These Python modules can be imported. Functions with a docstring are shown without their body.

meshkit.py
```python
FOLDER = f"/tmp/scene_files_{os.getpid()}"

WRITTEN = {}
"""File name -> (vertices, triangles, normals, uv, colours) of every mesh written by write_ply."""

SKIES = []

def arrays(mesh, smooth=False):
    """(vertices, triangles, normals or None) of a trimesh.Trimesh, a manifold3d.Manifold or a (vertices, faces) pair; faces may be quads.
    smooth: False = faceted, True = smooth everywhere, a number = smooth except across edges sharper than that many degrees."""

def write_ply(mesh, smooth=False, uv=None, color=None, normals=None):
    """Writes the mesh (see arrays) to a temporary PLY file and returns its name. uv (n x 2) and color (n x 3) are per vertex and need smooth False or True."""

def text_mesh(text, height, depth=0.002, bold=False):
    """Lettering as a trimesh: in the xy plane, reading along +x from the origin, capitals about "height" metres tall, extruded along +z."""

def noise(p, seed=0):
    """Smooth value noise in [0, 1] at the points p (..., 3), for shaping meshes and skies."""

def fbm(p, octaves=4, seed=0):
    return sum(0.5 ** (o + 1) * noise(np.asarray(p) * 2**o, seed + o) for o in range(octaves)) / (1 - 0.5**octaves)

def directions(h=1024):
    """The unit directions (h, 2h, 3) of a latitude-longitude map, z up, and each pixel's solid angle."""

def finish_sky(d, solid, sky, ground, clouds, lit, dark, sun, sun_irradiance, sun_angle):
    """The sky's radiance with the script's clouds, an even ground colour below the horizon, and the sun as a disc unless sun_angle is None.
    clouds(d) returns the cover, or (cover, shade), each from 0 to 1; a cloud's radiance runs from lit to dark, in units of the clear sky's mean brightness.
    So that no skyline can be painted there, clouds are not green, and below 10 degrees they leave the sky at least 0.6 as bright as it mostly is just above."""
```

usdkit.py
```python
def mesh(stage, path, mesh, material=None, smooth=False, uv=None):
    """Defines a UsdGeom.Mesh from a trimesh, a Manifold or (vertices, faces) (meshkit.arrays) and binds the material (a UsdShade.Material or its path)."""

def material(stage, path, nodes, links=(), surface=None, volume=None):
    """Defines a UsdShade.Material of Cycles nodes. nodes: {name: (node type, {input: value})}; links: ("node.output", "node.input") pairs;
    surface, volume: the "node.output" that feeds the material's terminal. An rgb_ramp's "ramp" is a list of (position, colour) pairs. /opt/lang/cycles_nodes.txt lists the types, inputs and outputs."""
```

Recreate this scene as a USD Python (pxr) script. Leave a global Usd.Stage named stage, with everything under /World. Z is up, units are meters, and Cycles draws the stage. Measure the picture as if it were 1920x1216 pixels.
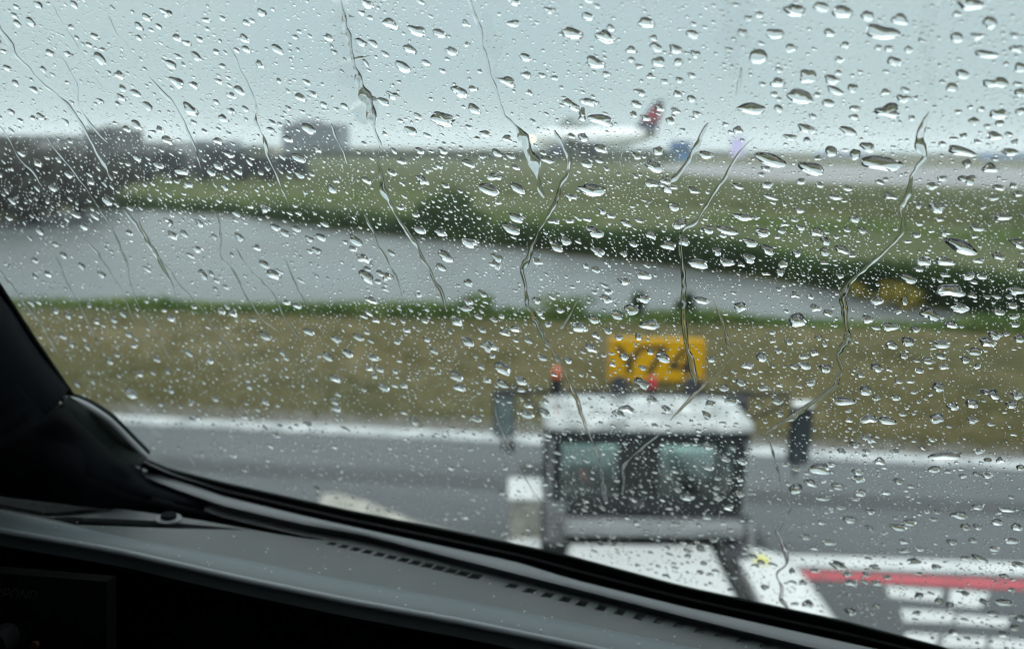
import math, random
import numpy as np, trimesh, usdkit, meshkit, shapely
from shapely.geometry import Polygon
from pxr import Usd, UsdGeom, UsdLux, UsdShade, Gf, Sdf, Vt

rng = np.random.default_rng(7)
random.seed(7)
stage = Usd.Stage.CreateInMemory()
UsdGeom.SetStageUpAxis(stage, 'Z')
UsdGeom.Xform.Define(stage, '/World')

# ---------------------------------------------------------------- camera
W, H, FPX = 1920.0, 1216.0, 1500.0          # the photograph's pixels and focal length in them
EYE = np.array([0.0, 0.0, 4.4])
PITCH, ROLL = math.radians(12.5), math.radians(0.7)
F0 = np.array([0, math.cos(PITCH), -math.sin(PITCH)])
U0 = np.array([0, math.sin(PITCH), math.cos(PITCH)])
R0 = np.array([1.0, 0, 0])
R = R0 * math.cos(ROLL) + U0 * math.sin(ROLL)
U = U0 * math.cos(ROLL) - R0 * math.sin(ROLL)
F = F0
FOCUS = 0.44
cam = UsdGeom.Camera.Define(stage, '/World/camera')
m4 = np.eye(4); m4[0, :3], m4[1, :3], m4[2, :3], m4[3, :3] = R, U, -F, EYE
cam.AddTransformOp().Set(Gf.Matrix4d(*m4.ravel().tolist()))
cam.CreateHorizontalApertureAttr(36.0)
cam.CreateVerticalApertureAttr(36.0 * 648 / 1024)
cam.CreateFocalLengthAttr(36.0 * FPX / W)
cam.CreateFocusDistanceAttr(FOCUS)
cam.CreateFStopAttr(5.4)
cam.CreateClippingRangeAttr(Gf.Vec2f(0.02, 20000))
cam.CreateExposureAttr(-0.1)

# ---------------------------------------------------------------- sky and sun
SUN_EL, SUN_AZ = math.radians(50), math.radians(-150)
sky = UsdLux.DomeLight.Define(stage, '/World/sky')
SKYMAT = usdkit.material(stage, '/World/Looks/overcast_sky', {
    'tc': ('texture_coordinate', {}),
    'sep': ('separate_xyz', {}),
    'sky': ('sky_texture', {'sky_type': 'single_scattering', 'sun_disc': False, 'sun_elevation': SUN_EL, 'sun_rotation': SUN_AZ}),
    'noise': ('noise_texture', {'scale': 2.2, 'detail': 4.0, 'roughness': 0.55}),
    'grad': ('rgb_ramp', {'ramp': [(0.0, (4.9, 6.0, 6.2)), (0.06, (5.25, 6.4, 6.6)), (0.17, (5.8, 6.95, 7.2)), (0.32, (10.8, 11.9, 12.2)), (0.5, (17.5, 18.4, 18.6)), (1.0, (20, 20.8, 20.9))]}),
    'nr': ('rgb_ramp', {'ramp': [(0.3, (0.90, 0.95, 0.99)), (0.7, (1.12, 1.09, 1.06))]}),
    'cl': ('mix', {'mix_type': 'multiply', 'fac': 1.0}),
    'mx': ('mix', {'mix_type': 'mix', 'fac': 0.94}),
    'bg': ('background_shader', {'strength': 0.1})},
    [('tc.generated', 'sep.vector'), ('sep.z', 'grad.fac'), ('tc.generated', 'noise.vector'), ('noise.fac', 'nr.fac'),
     ('grad.color', 'cl.color1'), ('nr.color', 'cl.color2'), ('sky.color', 'mx.color1'), ('cl.color', 'mx.color2'), ('mx.color', 'bg.color')],
    surface='bg.background')
UsdShade.MaterialBindingAPI.Apply(sky.GetPrim()).Bind(SKYMAT)
sky.GetPrim().SetCustomDataByKey('kind', 'structure')
sun = UsdLux.DistantLight.Define(stage, '/World/sun')
sun.CreateIntensityAttr(0.15); sun.CreateAngleAttr(25.0); sun.CreateNormalizeAttr(True); sun.CreateColorAttr(Gf.Vec3f(1, 0.97, 0.93))
sun.AddRotateXYZOp().Set(Gf.Vec3f(90 - math.degrees(SUN_EL), 0, 180 - math.degrees(SUN_AZ)))

# ---------------------------------------------------------------- helpers: points
def ray(px, py):
    px, py = np.asarray(px, float), np.asarray(py, float)
    return (px[..., None] - W / 2) / FPX * R + (H / 2 - py[..., None]) / FPX * U + F

def at_depth(px, py, d):
    return EYE + ray(px, py) * np.asarray(d, float)[..., None]

def on_ground(px, py, z=0.0):
    r = ray(px, py)
    t = (z - EYE[2]) / r[..., 2]
    return EYE + r * t[..., None]

def at_y(px, py, y):                           # the point at world distance y ahead
    r = ray(px, py)
    return EYE + r * (np.asarray(y, float) / r[..., 1])[..., None]

# the windshield's plane
GA, GR = math.radians(14), math.radians(60)
GN = np.array([math.sin(GA) * math.sin(GR), math.cos(GA) * math.sin(GR), math.cos(GR)])
GD = 0.5 * float(GN @ F)
E1 = np.array([math.cos(GA), -math.sin(GA), 0.0])
E2 = np.cross(E1, GN)
G0 = EYE + GN * GD
def on_glass(px, py, off=0.0):
    r = ray(px, py)
    t = (GD + off) / (r @ GN)
    return EYE + r * t[..., None]
def g2(p):                                     # world to the glass plane's own two axes
    return np.stack([(p - G0) @ E1, (p - G0) @ E2], -1)
def g3(ab, n=0.0):
    ab = np.asarray(ab, float)
    return G0 + ab[..., :1] * E1 + ab[..., 1:2] * E2 + np.asarray(n, float)[..., None] * GN

# ---------------------------------------------------------------- helpers: prims
used = {}
def numbered(parent, name):
    k = used.get((parent, name), 0)
    used[(parent, name)] = k + 1
    return f'{parent}/{name}' + (f'_{k:03d}' if k else '')

def tag(prim, label=None, category=None, group=None, kind=None):
    prim = prim.GetPrim() if hasattr(prim, 'GetPrim') else prim
    for k, v in (('label', label), ('category', category), ('group', group), ('kind', kind)):
        if v: prim.SetCustomDataByKey(k, v)
    return prim

def obj(name, mesh, mat, parent=None, smooth=35, label=None, category=None, group=None, kind=None):
    base = '/World' if parent is None else str(parent.GetPath())
    if isinstance(mesh, list): mesh = trimesh.util.concatenate(mesh)
    m = usdkit.mesh(stage, numbered(base, name), mesh, mat, smooth)
    return tag(m, label, category, group, kind)

def thing(name, label, category, group=None, loc=(0, 0, 0), rotz=0.0):
    x = UsdGeom.Xform.Define(stage, numbered('/World', name))
    x.AddTranslateOp().Set(Gf.Vec3d(*map(float, loc)))
    if rotz: x.AddRotateZOp().Set(float(rotz))
    return tag(x, label, category, group)

def tm(v, f): return trimesh.Trimesh(np.asarray(v, float), np.asarray(f), process=False)

def box(c, s, b=0.01, rot=None):
    """A box with chamfered edges."""
    s = np.asarray(s, float) / 2
    b = min(b, 0.45 * s.min() * 2)
    pts = []
    for sx in (-1, 1):
        for sy in (-1, 1):
            for sz in (-1, 1):
                q = np.array([sx, sy, sz])
                for k in range(3):
                    d = np.full(3, b); d[k] = 0
                    pts.append(q * (s - d))
    m = trimesh.convex.convex_hull(np.array(pts))
    if rot is not None: m.apply_transform(trimesh.transformations.rotation_matrix(rot[0], rot[1]))
    m.apply_translation(c)
    return m

def hull(pts): return trimesh.convex.convex_hull(np.asarray(pts, float))

def frust(p0, p1, b=0.0):
    return hull(np.vstack([p0, p1]))

def cyl(p, q, r, n=14, r2=None):
    p, q = np.asarray(p, float), np.asarray(q, float)
    d = q - p; L = np.linalg.norm(d); d /= L
    a = np.cross(d, [0, 0, 1.0]) if abs(d[2]) < 0.9 else np.cross(d, [1.0, 0, 0])
    a /= np.linalg.norm(a); c = np.cross(d, a)
    t = np.arange(n) / n * 2 * np.pi
    circ = np.cos(t)[:, None] * a + np.sin(t)[:, None] * c
    r2 = r if r2 is None else r2
    return hull(np.vstack([p + circ * r, q + circ * r2]))

def tube(path, r, n=8):
    path = np.asarray(path, float); r = np.broadcast_to(r, len(path))
    t = np.gradient(path, axis=0); t /= np.linalg.norm(t, axis=1, keepdims=True)
    ref = np.array([0, 0, 1.0]) if abs(t[:, 2]).max() < 0.95 else np.array([1.0, 0, 0])
    a = np.cross(t, ref); a /= np.linalg.norm(a, axis=1, keepdims=True); b = np.cross(t, a)
    th = np.arange(n) / n * 2 * np.pi
    v = path[:, None] + r[:, None, None] * (np.cos(th)[None, :, None] * a[:, None] + np.sin(th)[None, :, None] * b[:, None])
    v = v.reshape(-1, 3); f = []
    for i in range(len(path) - 1):
        for j in range(n):
            k = (j + 1) % n
            f += [[i * n + j, i * n + k, (i + 1) * n + k], [i * n + j, (i + 1) * n + k, (i + 1) * n + j]]
    v = np.vstack([v, path[:1], path[-1:]]); c0, c1, o = len(v) - 2, len(v) - 1, (len(path) - 1) * n
    for j in range(n):
        k = (j + 1) % n
        f += [[c0, k, j], [c1, o + j, o + k]]
    return tm(v, f)

def grid(lines):
    """A surface through lines of points (each n x 3)."""
    L = np.asarray(lines, float); a, b = L.shape[:2]
    i, j = np.meshgrid(np.arange(a - 1), np.arange(b - 1), indexing='ij')
    q = np.stack([i * b + j, i * b + j + 1, (i + 1) * b + j + 1, (i + 1) * b + j], -1).reshape(-1, 4)
    return tm(L.reshape(-1, 3), np.vstack([q[:, [0, 1, 2]], q[:, [0, 2, 3]]]))

def solid_grid(lines, back):
    """The same with thickness along the vector back."""
    L = np.asarray(lines, float)
    loop = np.concatenate([L, (L + np.asarray(back))[::-1], L[:1]], 0)
    m = grid(loop)
    ends = []
    n = len(loop) - 1
    for c in (0, L.shape[1] - 1):
        p = loop[:n, c]; mid = p.mean(0)
        ends.append(tm(np.vstack([p, mid]), [[k, (k + 1) % n, n] for k in range(n)]))
    return trimesh.util.concatenate([m] + ends)

def slab(poly, T, z0, z1):
    """A shapely polygon extruded from z0 to z1 and placed by T (columns: x, y, z axes and origin)."""
    m = trimesh.creation.extrude_polygon(poly, z1 - z0, engine='earcut')
    m.apply_translation([0, 0, z0])
    M = np.eye(4); M[:3, 0], M[:3, 1], M[:3, 2], M[:3, 3] = T
    m.apply_transform(M)
    if np.linalg.det(M[:3, :3]) < 0 and m.volume < 0: m.invert()
    return m
GT = (E1, E2, GN, G0)

def sheet(px_poly, z, n_sub=0):
    p = on_ground(*np.array(px_poly, float).T)
    return world_sheet(p[:, :2], z)
def world_sheet(xy, z):
    v, f = trimesh.creation.triangulate_polygon(Polygon(xy).buffer(0), engine='earcut')
    if np.cross(v[f[0][1]] - v[f[0][0]], v[f[0][2]] - v[f[0][0]]) < 0: f = f[:, ::-1]
    return tm(np.column_stack([v, np.full(len(v), z)]), f)

# ---------------------------------------------------------------- materials
def mat(name, color, rough=0.5, color2=None, scale=6.0, bump=0.0, bscale=None, detail=5.0, lo=0.35, hi=0.65, rough2=None, world=True, **kw):
    n = {'p': ('principled_bsdf', {'base_color': color, 'roughness': rough, **kw})}; l = []
    if color2 is not None or bump or rough2 is not None:
        n['g'] = ('geometry', {}) if world else ('texture_coordinate', {})
        src = 'g.position' if world else 'g.object'
        n['n'] = ('noise_texture', {'scale': scale, 'detail': detail, 'roughness': 0.6}); l.append((src, 'n.vector'))
        if color2 is not None:
            n['r'] = ('rgb_ramp', {'ramp': [(lo, color), (hi, color2)]}); l += [('n.fac', 'r.fac'), ('r.color', 'p.base_color')]
        if rough2 is not None:
            n['m'] = ('map_range', {'from_min': lo, 'from_max': hi, 'to_min': rough, 'to_max': rough2, 'clamp': True}); l += [('n.fac', 'm.value'), ('m.result', 'p.roughness')]
        if bump:
            n['n2'] = ('noise_texture', {'scale': bscale or scale * 8, 'detail': 3.0}); n['b'] = ('bump', {'strength': bump, 'distance': 0.01})
            l += [(src, 'n2.vector'), ('n2.fac', 'b.height'), ('b.normal', 'p.normal')]
    return usdkit.material(stage, '/World/Looks/' + name, n, l, surface='p.BSDF')

M = {}
M['grass_ground'] = usdkit.material(stage, '/World/Looks/grass_ground', {
    'g': ('geometry', {}), 'mp': ('mapping', {'scale': (0.35, 1.0, 1.0)}),
    'a': ('noise_texture', {'scale': 0.22, 'detail': 5.0, 'roughness': 0.65}),
    'b': ('noise_texture', {'scale': 2.2, 'detail': 6.0, 'roughness': 0.7}),
    'ra': ('rgb_ramp', {'ramp': [(0.30, (0.04558, 0.05967, 0.02155)), (0.46, (0.1036, 0.09283, 0.03978)), (0.60, (0.1368, 0.116, 0.05802)), (0.75, (0.1243, 0.09531, 0.04558))]}),
    'rb': ('rgb_ramp', {'ramp': [(0.3, (0.62, 0.62, 0.6)), (0.7, (1.25, 1.2, 1.15))]}),
    'm': ('mix', {'mix_type': 'multiply', 'fac': 1.0}),
    'bu': ('bump', {'strength': 0.6, 'distance': 0.05}),
    'p': ('principled_bsdf', {'roughness': 0.85, 'specular_ior_level': 0.2})},
    [('g.position', 'mp.vector'), ('mp.vector', 'a.vector'), ('g.position', 'b.vector'), ('a.fac', 'ra.fac'), ('b.fac', 'rb.fac'), ('ra.color', 'm.color1'),
     ('rb.color', 'm.color2'), ('m.color', 'p.base_color'), ('b.fac', 'bu.height'), ('bu.normal', 'p.normal')], surface='p.BSDF')
def wet(name, c1, c2, r1, r2, scale=0.5, spec=0.5):
    return usdkit.material(stage, '/World/Looks/' + name, {
        'g': ('geometry', {}), 'mp': ('mapping', {'scale': (0.25, 1.0, 1.0)}),
        'a': ('noise_texture', {'scale': scale, 'detail': 5.0, 'roughness': 0.6}),
        'b': ('noise_texture', {'scale': 90.0, 'detail': 3.0}),
        'ra': ('rgb_ramp', {'ramp': [(0.35, c1), (0.65, c2)]}),
        'mr': ('map_range', {'from_min': 0.35, 'from_max': 0.65, 'to_min': r1, 'to_max': r2, 'clamp': True}),
        'bu': ('bump', {'strength': 0.25, 'distance': 0.004}),
        'p': ('principled_bsdf', {'specular_ior_level': spec})},
        [('g.position', 'mp.vector'), ('mp.vector', 'a.vector'), ('g.position', 'b.vector'), ('a.fac', 'ra.fac'), ('ra.color', 'p.base_color'), ('a.fac', 'mr.value'),
         ('mr.result', 'p.roughness'), ('b.fac', 'bu.height'), ('bu.normal', 'p.normal')], surface='p.BSDF')
M['asphalt'] = wet('wet_asphalt', (0.02083, 0.02381, 0.02678), (0.04712, 0.05208, 0.05555), 0.13, 0.45, 0.9, spec=0.36)
M['asphalt_dark'] = wet('darker_asphalt', (0.018, 0.019, 0.021), (0.035, 0.037, 0.04), 0.5, 0.65)
M['taxiway'] = wet('wet_concrete', (0.06075, 0.06947, 0.06947), (0.08503, 0.09482, 0.09482), 0.26, 0.42, 0.2)
M['runway'] = wet('far_concrete', (0.1125, 0.105, 0.105), (0.1575, 0.1462, 0.1462), 0.3, 0.5, 0.05)
M['shoulder'] = mat('wet_gravel_shoulder', (0.076, 0.0722, 0.0646), 0.6, (0.1292, 0.1216, 0.1064), 5, 0.3)
M['paint_white'] = mat('white_road_paint', (0.456, 0.4712, 0.4712), 0.4, (0.5928, 0.6004, 0.5928), 3.0, 0.1)
M['paint_red'] = mat('red_road_paint', (0.3192, 0.0266, 0.0418), 0.4, (0.418, 0.0456, 0.0608), 4.0)
M['paint_worn'] = mat('worn_white_road_paint', (0.1976, 0.2128, 0.2204), 0.4, (0.4712, 0.4864, 0.4864), 2.2, 0.1)
M['paint_cream'] = mat('worn_cream_paint', (0.1824, 0.1786, 0.152), 0.5, (0.3496, 0.342, 0.304), 4.0, 0.1)
def leafy(name, c1, c2, scale=1.5):
    return usdkit.material(stage, '/World/Looks/' + name, {
        'g': ('geometry', {}), 'a': ('noise_texture', {'scale': scale, 'detail': 3.0}), 'r': ('rgb_ramp', {'ramp': [(0.35, c1), (0.65, c2)]}),
        'p': ('principled_bsdf', {'roughness': 0.6, 'specular_ior_level': 0.3}), 't': ('translucent_bsdf', {}), 'm': ('mix_closure', {'fac': 0.25})},
        [('g.position', 'a.vector'), ('a.fac', 'r.fac'), ('r.color', 'p.base_color'), ('r.color', 't.color'), ('p.BSDF', 'm.closure1'), ('t.BSDF', 'm.closure2')], surface='m.closure')
M['weed'] = leafy('green_weeds', (0.05, 0.10, 0.018), (0.13, 0.175, 0.045), 0.8)
M['weed_dark'] = leafy('dark_green_weeds', (0.01716, 0.039, 0.009828), (0.039, 0.07313, 0.01755), 0.8)
M['weed_dry'] = leafy('dry_grass_blades', (0.09438, 0.0897, 0.03276), (0.163, 0.1435, 0.06552), 0.5)
M['weed_yellow'] = leafy('yellow_flowering_weeds', (0.0936, 0.0936, 0.0156), (0.3276, 0.2418, 0.0156), 3.0)
M['shrub'] = leafy('dark_shrub_leaves', (0.0351, 0.039, 0.03276), (0.1092, 0.1092, 0.0975), 2.2)
M['field'] = leafy('field_grass_blades', (0.04095, 0.05897, 0.0117), (0.09009, 0.09828, 0.02574), 0.12)
M['bark'] = mat('dark_bark', (0.0456, 0.038, 0.0304), 0.8, (0.076, 0.0684, 0.0532), 8)
M['concrete'] = mat('weathered_concrete', (0.228, 0.2356, 0.2432), 0.7, (0.2888, 0.2964, 0.304), 0.4)
M['bluegrey'] = mat('blue_grey_cladding', (0.1444, 0.171, 0.1976), 0.6, (0.1672, 0.1938, 0.2242), 0.3)
M['darkgrey'] = mat('dark_grey_cladding', (0.0532, 0.05472, 0.057), 0.6, (0.076, 0.076, 0.076), 0.5)
M['blue'] = mat('blue_sheet_metal', (0.012, 0.13, 0.38), 0.5, (0.02, 0.16, 0.42), 0.6)
M['window_dark'] = mat('dark_window_glass', (0.02, 0.025, 0.03), 0.15)
M['truck_dark'] = mat('dark_vehicle_paint', (0.022, 0.024, 0.028), 0.3, (0.04, 0.042, 0.045), 1.0)
M['truck_grey'] = mat('grey_vehicle_paint', (0.152, 0.1596, 0.1672), 0.35, (0.1976, 0.2052, 0.2052), 1.0)
M['white'] = mat('white_vehicle_paint', (0.5624, 0.5776, 0.57), 0.32, (0.6232, 0.6308, 0.6232), 2.5, coat_weight=0.3)
M['roof_reflections'] = mat('white_roof_painted_reflections', (0.15, 0.165, 0.16), 0.2, (0.54, 0.555, 0.55), 4.5, lo=0.36, hi=0.66, coat_weight=0.5)  # grey patches in the colour stand in for reflections on the roof
M['white_dirty'] = mat('grimy_white_paint', (0.304, 0.3116, 0.304), 0.4, (0.4712, 0.4788, 0.4712), 5.0)
M['offwhite'] = mat('beige_metal', (0.1292, 0.1254, 0.114), 0.5, (0.2584, 0.2432, 0.2128), 7.0)
M['black'] = mat('black_painted_steel', (0.008, 0.009, 0.010), 0.45, (0.016, 0.018, 0.018), 8.0, specular_ior_level=0.25)
M['rubber'] = mat('tyre_rubber', (0.016, 0.016, 0.017), 0.75, (0.03, 0.03, 0.03), 12.0)
M['steel'] = mat('grey_steel', (0.19, 0.1976, 0.2052), 0.4, (0.2508, 0.2584, 0.266), 6.0)
M['grey_lamp'] = mat('charcoal_plastic', (0.02, 0.02, 0.026), 0.45, (0.03, 0.03, 0.036), 8.0)
M['yellow'] = mat('yellow_sign_panel', (0.5016, 0.266, 0.00076), 0.5, (0.5624, 0.3116, 0.00152), 3.0, specular_ior_level=0.2)
M['ink'] = mat('black_sign_lettering', (0.012, 0.012, 0.012), 0.5)
M['orange'] = mat('orange_beacon_lens', (0.38, 0.076, 0.0228), 0.2, coat_weight=0.5)
M['red'] = mat('red_beacon_lens', (0.40, 0.02, 0.03), 0.25)
M['sticker'] = mat('yellow_sticker', (0.65, 0.6, 0.12), 0.4)
M['mirror_teal'] = mat('dark_teal_mirror', (0.05, 0.07, 0.07), 0.2, (0.12, 0.15, 0.15), 9.0)
M['seat'] = mat('dark_seat_vinyl', (0.02, 0.022, 0.022), 0.55, (0.03, 0.032, 0.032), 9)
M['skin_white'] = mat('white_aircraft_skin', (0.84, 0.85, 0.85), 0.3, (0.88, 0.88, 0.88), 0.3)
M['navy'] = mat('navy_blue_paint', (0.016, 0.026, 0.065), 0.3)
M['crimson'] = mat('crimson_paint', (0.34, 0.012, 0.03), 0.3)
M['crimson2'] = mat('deep_crimson_paint', (0.2, 0.008, 0.02), 0.3)
M['engine_grey'] = mat('grey_nacelle', (0.2, 0.21, 0.23), 0.35)
def tinted(name, col, rough=0.02):
    return usdkit.material(stage, '/World/Looks/' + name, {
        't': ('transparent_bsdf', {'color': col}), 'g': ('glossy_bsdf', {'color': (1, 1, 1), 'roughness': rough}), 'f': ('layer_weight', {'blend': 0.5}),
        'pw': ('math', {'math_type': 'power', 'value2': 5.0}), 'ad': ('math', {'math_type': 'multiply_add', 'value2': 0.96, 'value3': 0.04}), 'm': ('mix_closure', {})},
        [('f.facing', 'pw.value1'), ('pw.value', 'ad.value1'), ('ad.value', 'm.fac'), ('t.BSDF', 'm.closure1'), ('g.BSDF', 'm.closure2')], surface='m.closure')
M['pane'] = tinted('windshield_glass', (0.955, 0.985, 0.98))
M['cab_glass'] = tinted('green_tinted_cab_glass', (0.83, 0.92, 0.90))
M['water'] = usdkit.material(stage, '/World/Looks/rain_water', {'g': ('glass_bsdf', {'color': (1, 1, 1), 'roughness': 0.0, 'IOR': 1.333})}, surface='g.BSDF')
M['lamp'] = usdkit.material(stage, '/World/Looks/warm_landing_lamp', {'e': ('emission', {'color': (1.0, 0.74, 0.38), 'strength': 9.0})}, surface='e.emission')
M['violet_lamp'] = usdkit.material(stage, '/World/Looks/violet_lit_panel', {'e': ('emission', {'color': (0.66, 0.62, 1.0), 'strength': 0.95})}, surface='e.emission')
M['dash'] = mat('grey_soft_dash', (0.05702, 0.06749, 0.06838), 0.5, (0.07019, 0.08007, 0.08096), 14.0, 0.15, 900.0)
M['dash_edge'] = mat('blue_grey_padded_edge', (0.08577, 0.1093, 0.1168), 0.48, (0.0953, 0.1195, 0.1272), 9.0, 0.1, 1200.0)
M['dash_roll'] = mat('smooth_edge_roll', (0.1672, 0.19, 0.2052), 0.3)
M['trim'] = mat('grey_plastic_trim', (0.0874, 0.09728, 0.1049), 0.42, (0.1026, 0.1125, 0.1201), 20.0, 0.08, 900.0)
M['seal'] = mat('black_rubber_seal', (0.006, 0.010, 0.009), 0.5, specular_ior_level=0.08)
M['dark_plastic'] = mat('black_cockpit_plastic', (0.0022, 0.0030, 0.0045), 0.6, (0.0032, 0.0042, 0.006), 10.0, 0.1, 700.0, specular_ior_level=0.03)
M['carpet'] = mat('dark_fabric_mat', (0.0228, 0.0266, 0.02736), 0.9, (0.0418, 0.0456, 0.0456), 160.0, 0.3, 900.0)
M['interior'] = mat('dark_cockpit_lining', (0.03, 0.032, 0.036), 0.8, (0.04, 0.042, 0.046), 3.0)
M['black_hole'] = mat('black_duct', (0.004, 0.004, 0.004), 0.8)
M['print_grey'] = mat('dim_grey_print', (0.010, 0.011, 0.011), 0.8, specular_ior_level=0.1)
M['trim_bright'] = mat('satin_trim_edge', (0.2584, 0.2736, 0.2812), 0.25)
M['knob'] = mat('grey_knob_plastic', (0.005, 0.0055, 0.006), 0.6, specular_ior_level=0.05)
M['copper'] = mat('copper_button_edge', (0.03, 0.010, 0.005), 0.6, specular_ior_level=0.1)

# ---------------------------------------------------------------- the ground
S = 2600.0
obj('ground', world_sheet([(-S, -200), (S, -200), (S, S), (-S, S)], 0.0), M['grass_ground'], kind='structure', smooth=False)
EDGE = [(-400, 760), (230, 778), (640, 797), (1020, 816), (1460, 838), (1920, 862), (2500, 890)]   # near edge line, inner side
e = on_ground(*np.array(EDGE, float).T)[:, :2]
near = [tuple(x) for x in e] + [(60, -40), (-60, -40)]
obj('apron_pavement', world_sheet(near, 0.004), M['asphalt'], kind='structure', smooth=False)
def strip(pts, z, w, name, mt, kind='structure', side=1, off=0.0):
    p = np.asarray(pts, float)
    d = np.gradient(p, axis=0); d /= np.linalg.norm(d, axis=1, keepdims=True)
    nrm = np.stack([-d[:, 1], d[:, 0]], 1) * side
    return obj(name, world_sheet(np.vstack([p + nrm * off, (p + nrm * (off + w))[::-1]]), z), mt, kind=kind, smooth=False)
strip(e, 0.008, 0.62, 'shoulder', M['shoulder'], off=0.0)
strip(e, 0.012, 0.40, 'edge_line', M['paint_worn'], side=-1, off=0.02)
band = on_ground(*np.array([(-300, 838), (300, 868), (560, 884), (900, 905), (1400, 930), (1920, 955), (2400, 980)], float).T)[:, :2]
strip(band, 0.008, 0.42, 'dark_band', M['asphalt_dark'], off=-0.2)  # a darker, duller band across the near pavement
# the wet pavement beyond the grass strip
WEDGE = [(-700, 548), (50, 566), (640, 583), (1120, 594), (1600, 607), (1920, 617), (2300, 640), (1920, 604), (1700, 574), (1500, 534), (1280, 504), (1000, 470), (640, 432), (420, 402), (230, 391), (120, 398), (-60, 430), (-300, 440), (-700, 450)]
obj('taxiway', sheet(WEDGE, 0.004), M['taxiway'], kind='structure', smooth=False)
M['meadow_ground'] = usdkit.material(stage, '/World/Looks/meadow_ground', {
    'g': ('geometry', {}), 'mp': ('mapping', {'scale': (0.25, 1.0, 1.0)}), 'a': ('noise_texture', {'scale': 0.05, 'detail': 5.0, 'roughness': 0.65}),
    'ra': ('rgb_ramp', {'ramp': [(0.30, (0.0252, 0.04284, 0.00868)), (0.46, (0.05292, 0.06545, 0.01649)), (0.60, (0.08316, 0.08806, 0.02691))]}),
    'p': ('principled_bsdf', {'roughness': 0.85, 'specular_ior_level': 0.2})},
    [('g.position', 'mp.vector'), ('mp.vector', 'a.vector'), ('a.fac', 'ra.fac'), ('ra.color', 'p.base_color')], surface='p.BSDF')
MEADOW = [(-700, 420), (-300, 428), (-60, 415), (120, 392), (230, 387), (420, 398), (640, 428), (1000, 466), (1280, 500), (1500, 530), (1700, 570), (1920, 600), (2300, 636), (2900, 600), (2700, 330), (1920, 306), (1100, 296), (300, 286), (-700, 300)]
obj('meadow', sheet(MEADOW, 0.002), M['meadow_ground'], kind='structure', smooth=False)
RUN = [(1170, 311), (1320, 330), (1560, 344), (1920, 353), (2600, 372), (2600, 326), (1920, 315), (1560, 310), (1280, 308)]
obj('runway', sheet(RUN, 0.02), M['runway'], kind='structure', smooth=False)
# painted marks on the near pavement, right of the tug
def mark(name, quad, z, mt, label=None):
    return obj(name, sheet(quad, z), mt, kind='structure', smooth=False, label=label)
mark('white_line', [(1380, 1036), (1920, 1056), (2500, 1078), (2500, 1106), (1920, 1079), (1380, 1058)], 0.008, M['paint_white'])
mark('red_line', [(1380, 1063), (1920, 1089), (2500, 1116), (2500, 1138), (1920, 1107), (1380, 1079)], 0.009, M['paint_red'])
for q in ([(1660, 1099), (1768, 1107), (1760, 1128), (1668, 1120)], [(1782, 1106), (1856, 1112), (1838, 1140), (1780, 1136)],
          [(1688, 1141), (1790, 1149), (1786, 1168), (1694, 1166)], [(1796, 1152), (1894, 1160), (1886, 1176), (1792, 1170)],
          [(1700, 1186), (1762, 1190), (1752, 1212), (1690, 1206)], [(1770, 1190), (1850, 1196), (1846, 1216), (1764, 1213)], [(1858, 1196), (1960, 1204), (1956, 1226), (1854, 1217)]):
    mark('painted_lettering', q, 0.008, M['paint_white'])
mark('curved_marking', [(594, 956), (606, 926), (632, 925), (680, 938), (730, 958), (790, 982), (860, 1000), (940, 1018), (900, 1060), (700, 1020)], 0.008, M['paint_cream'])

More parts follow.
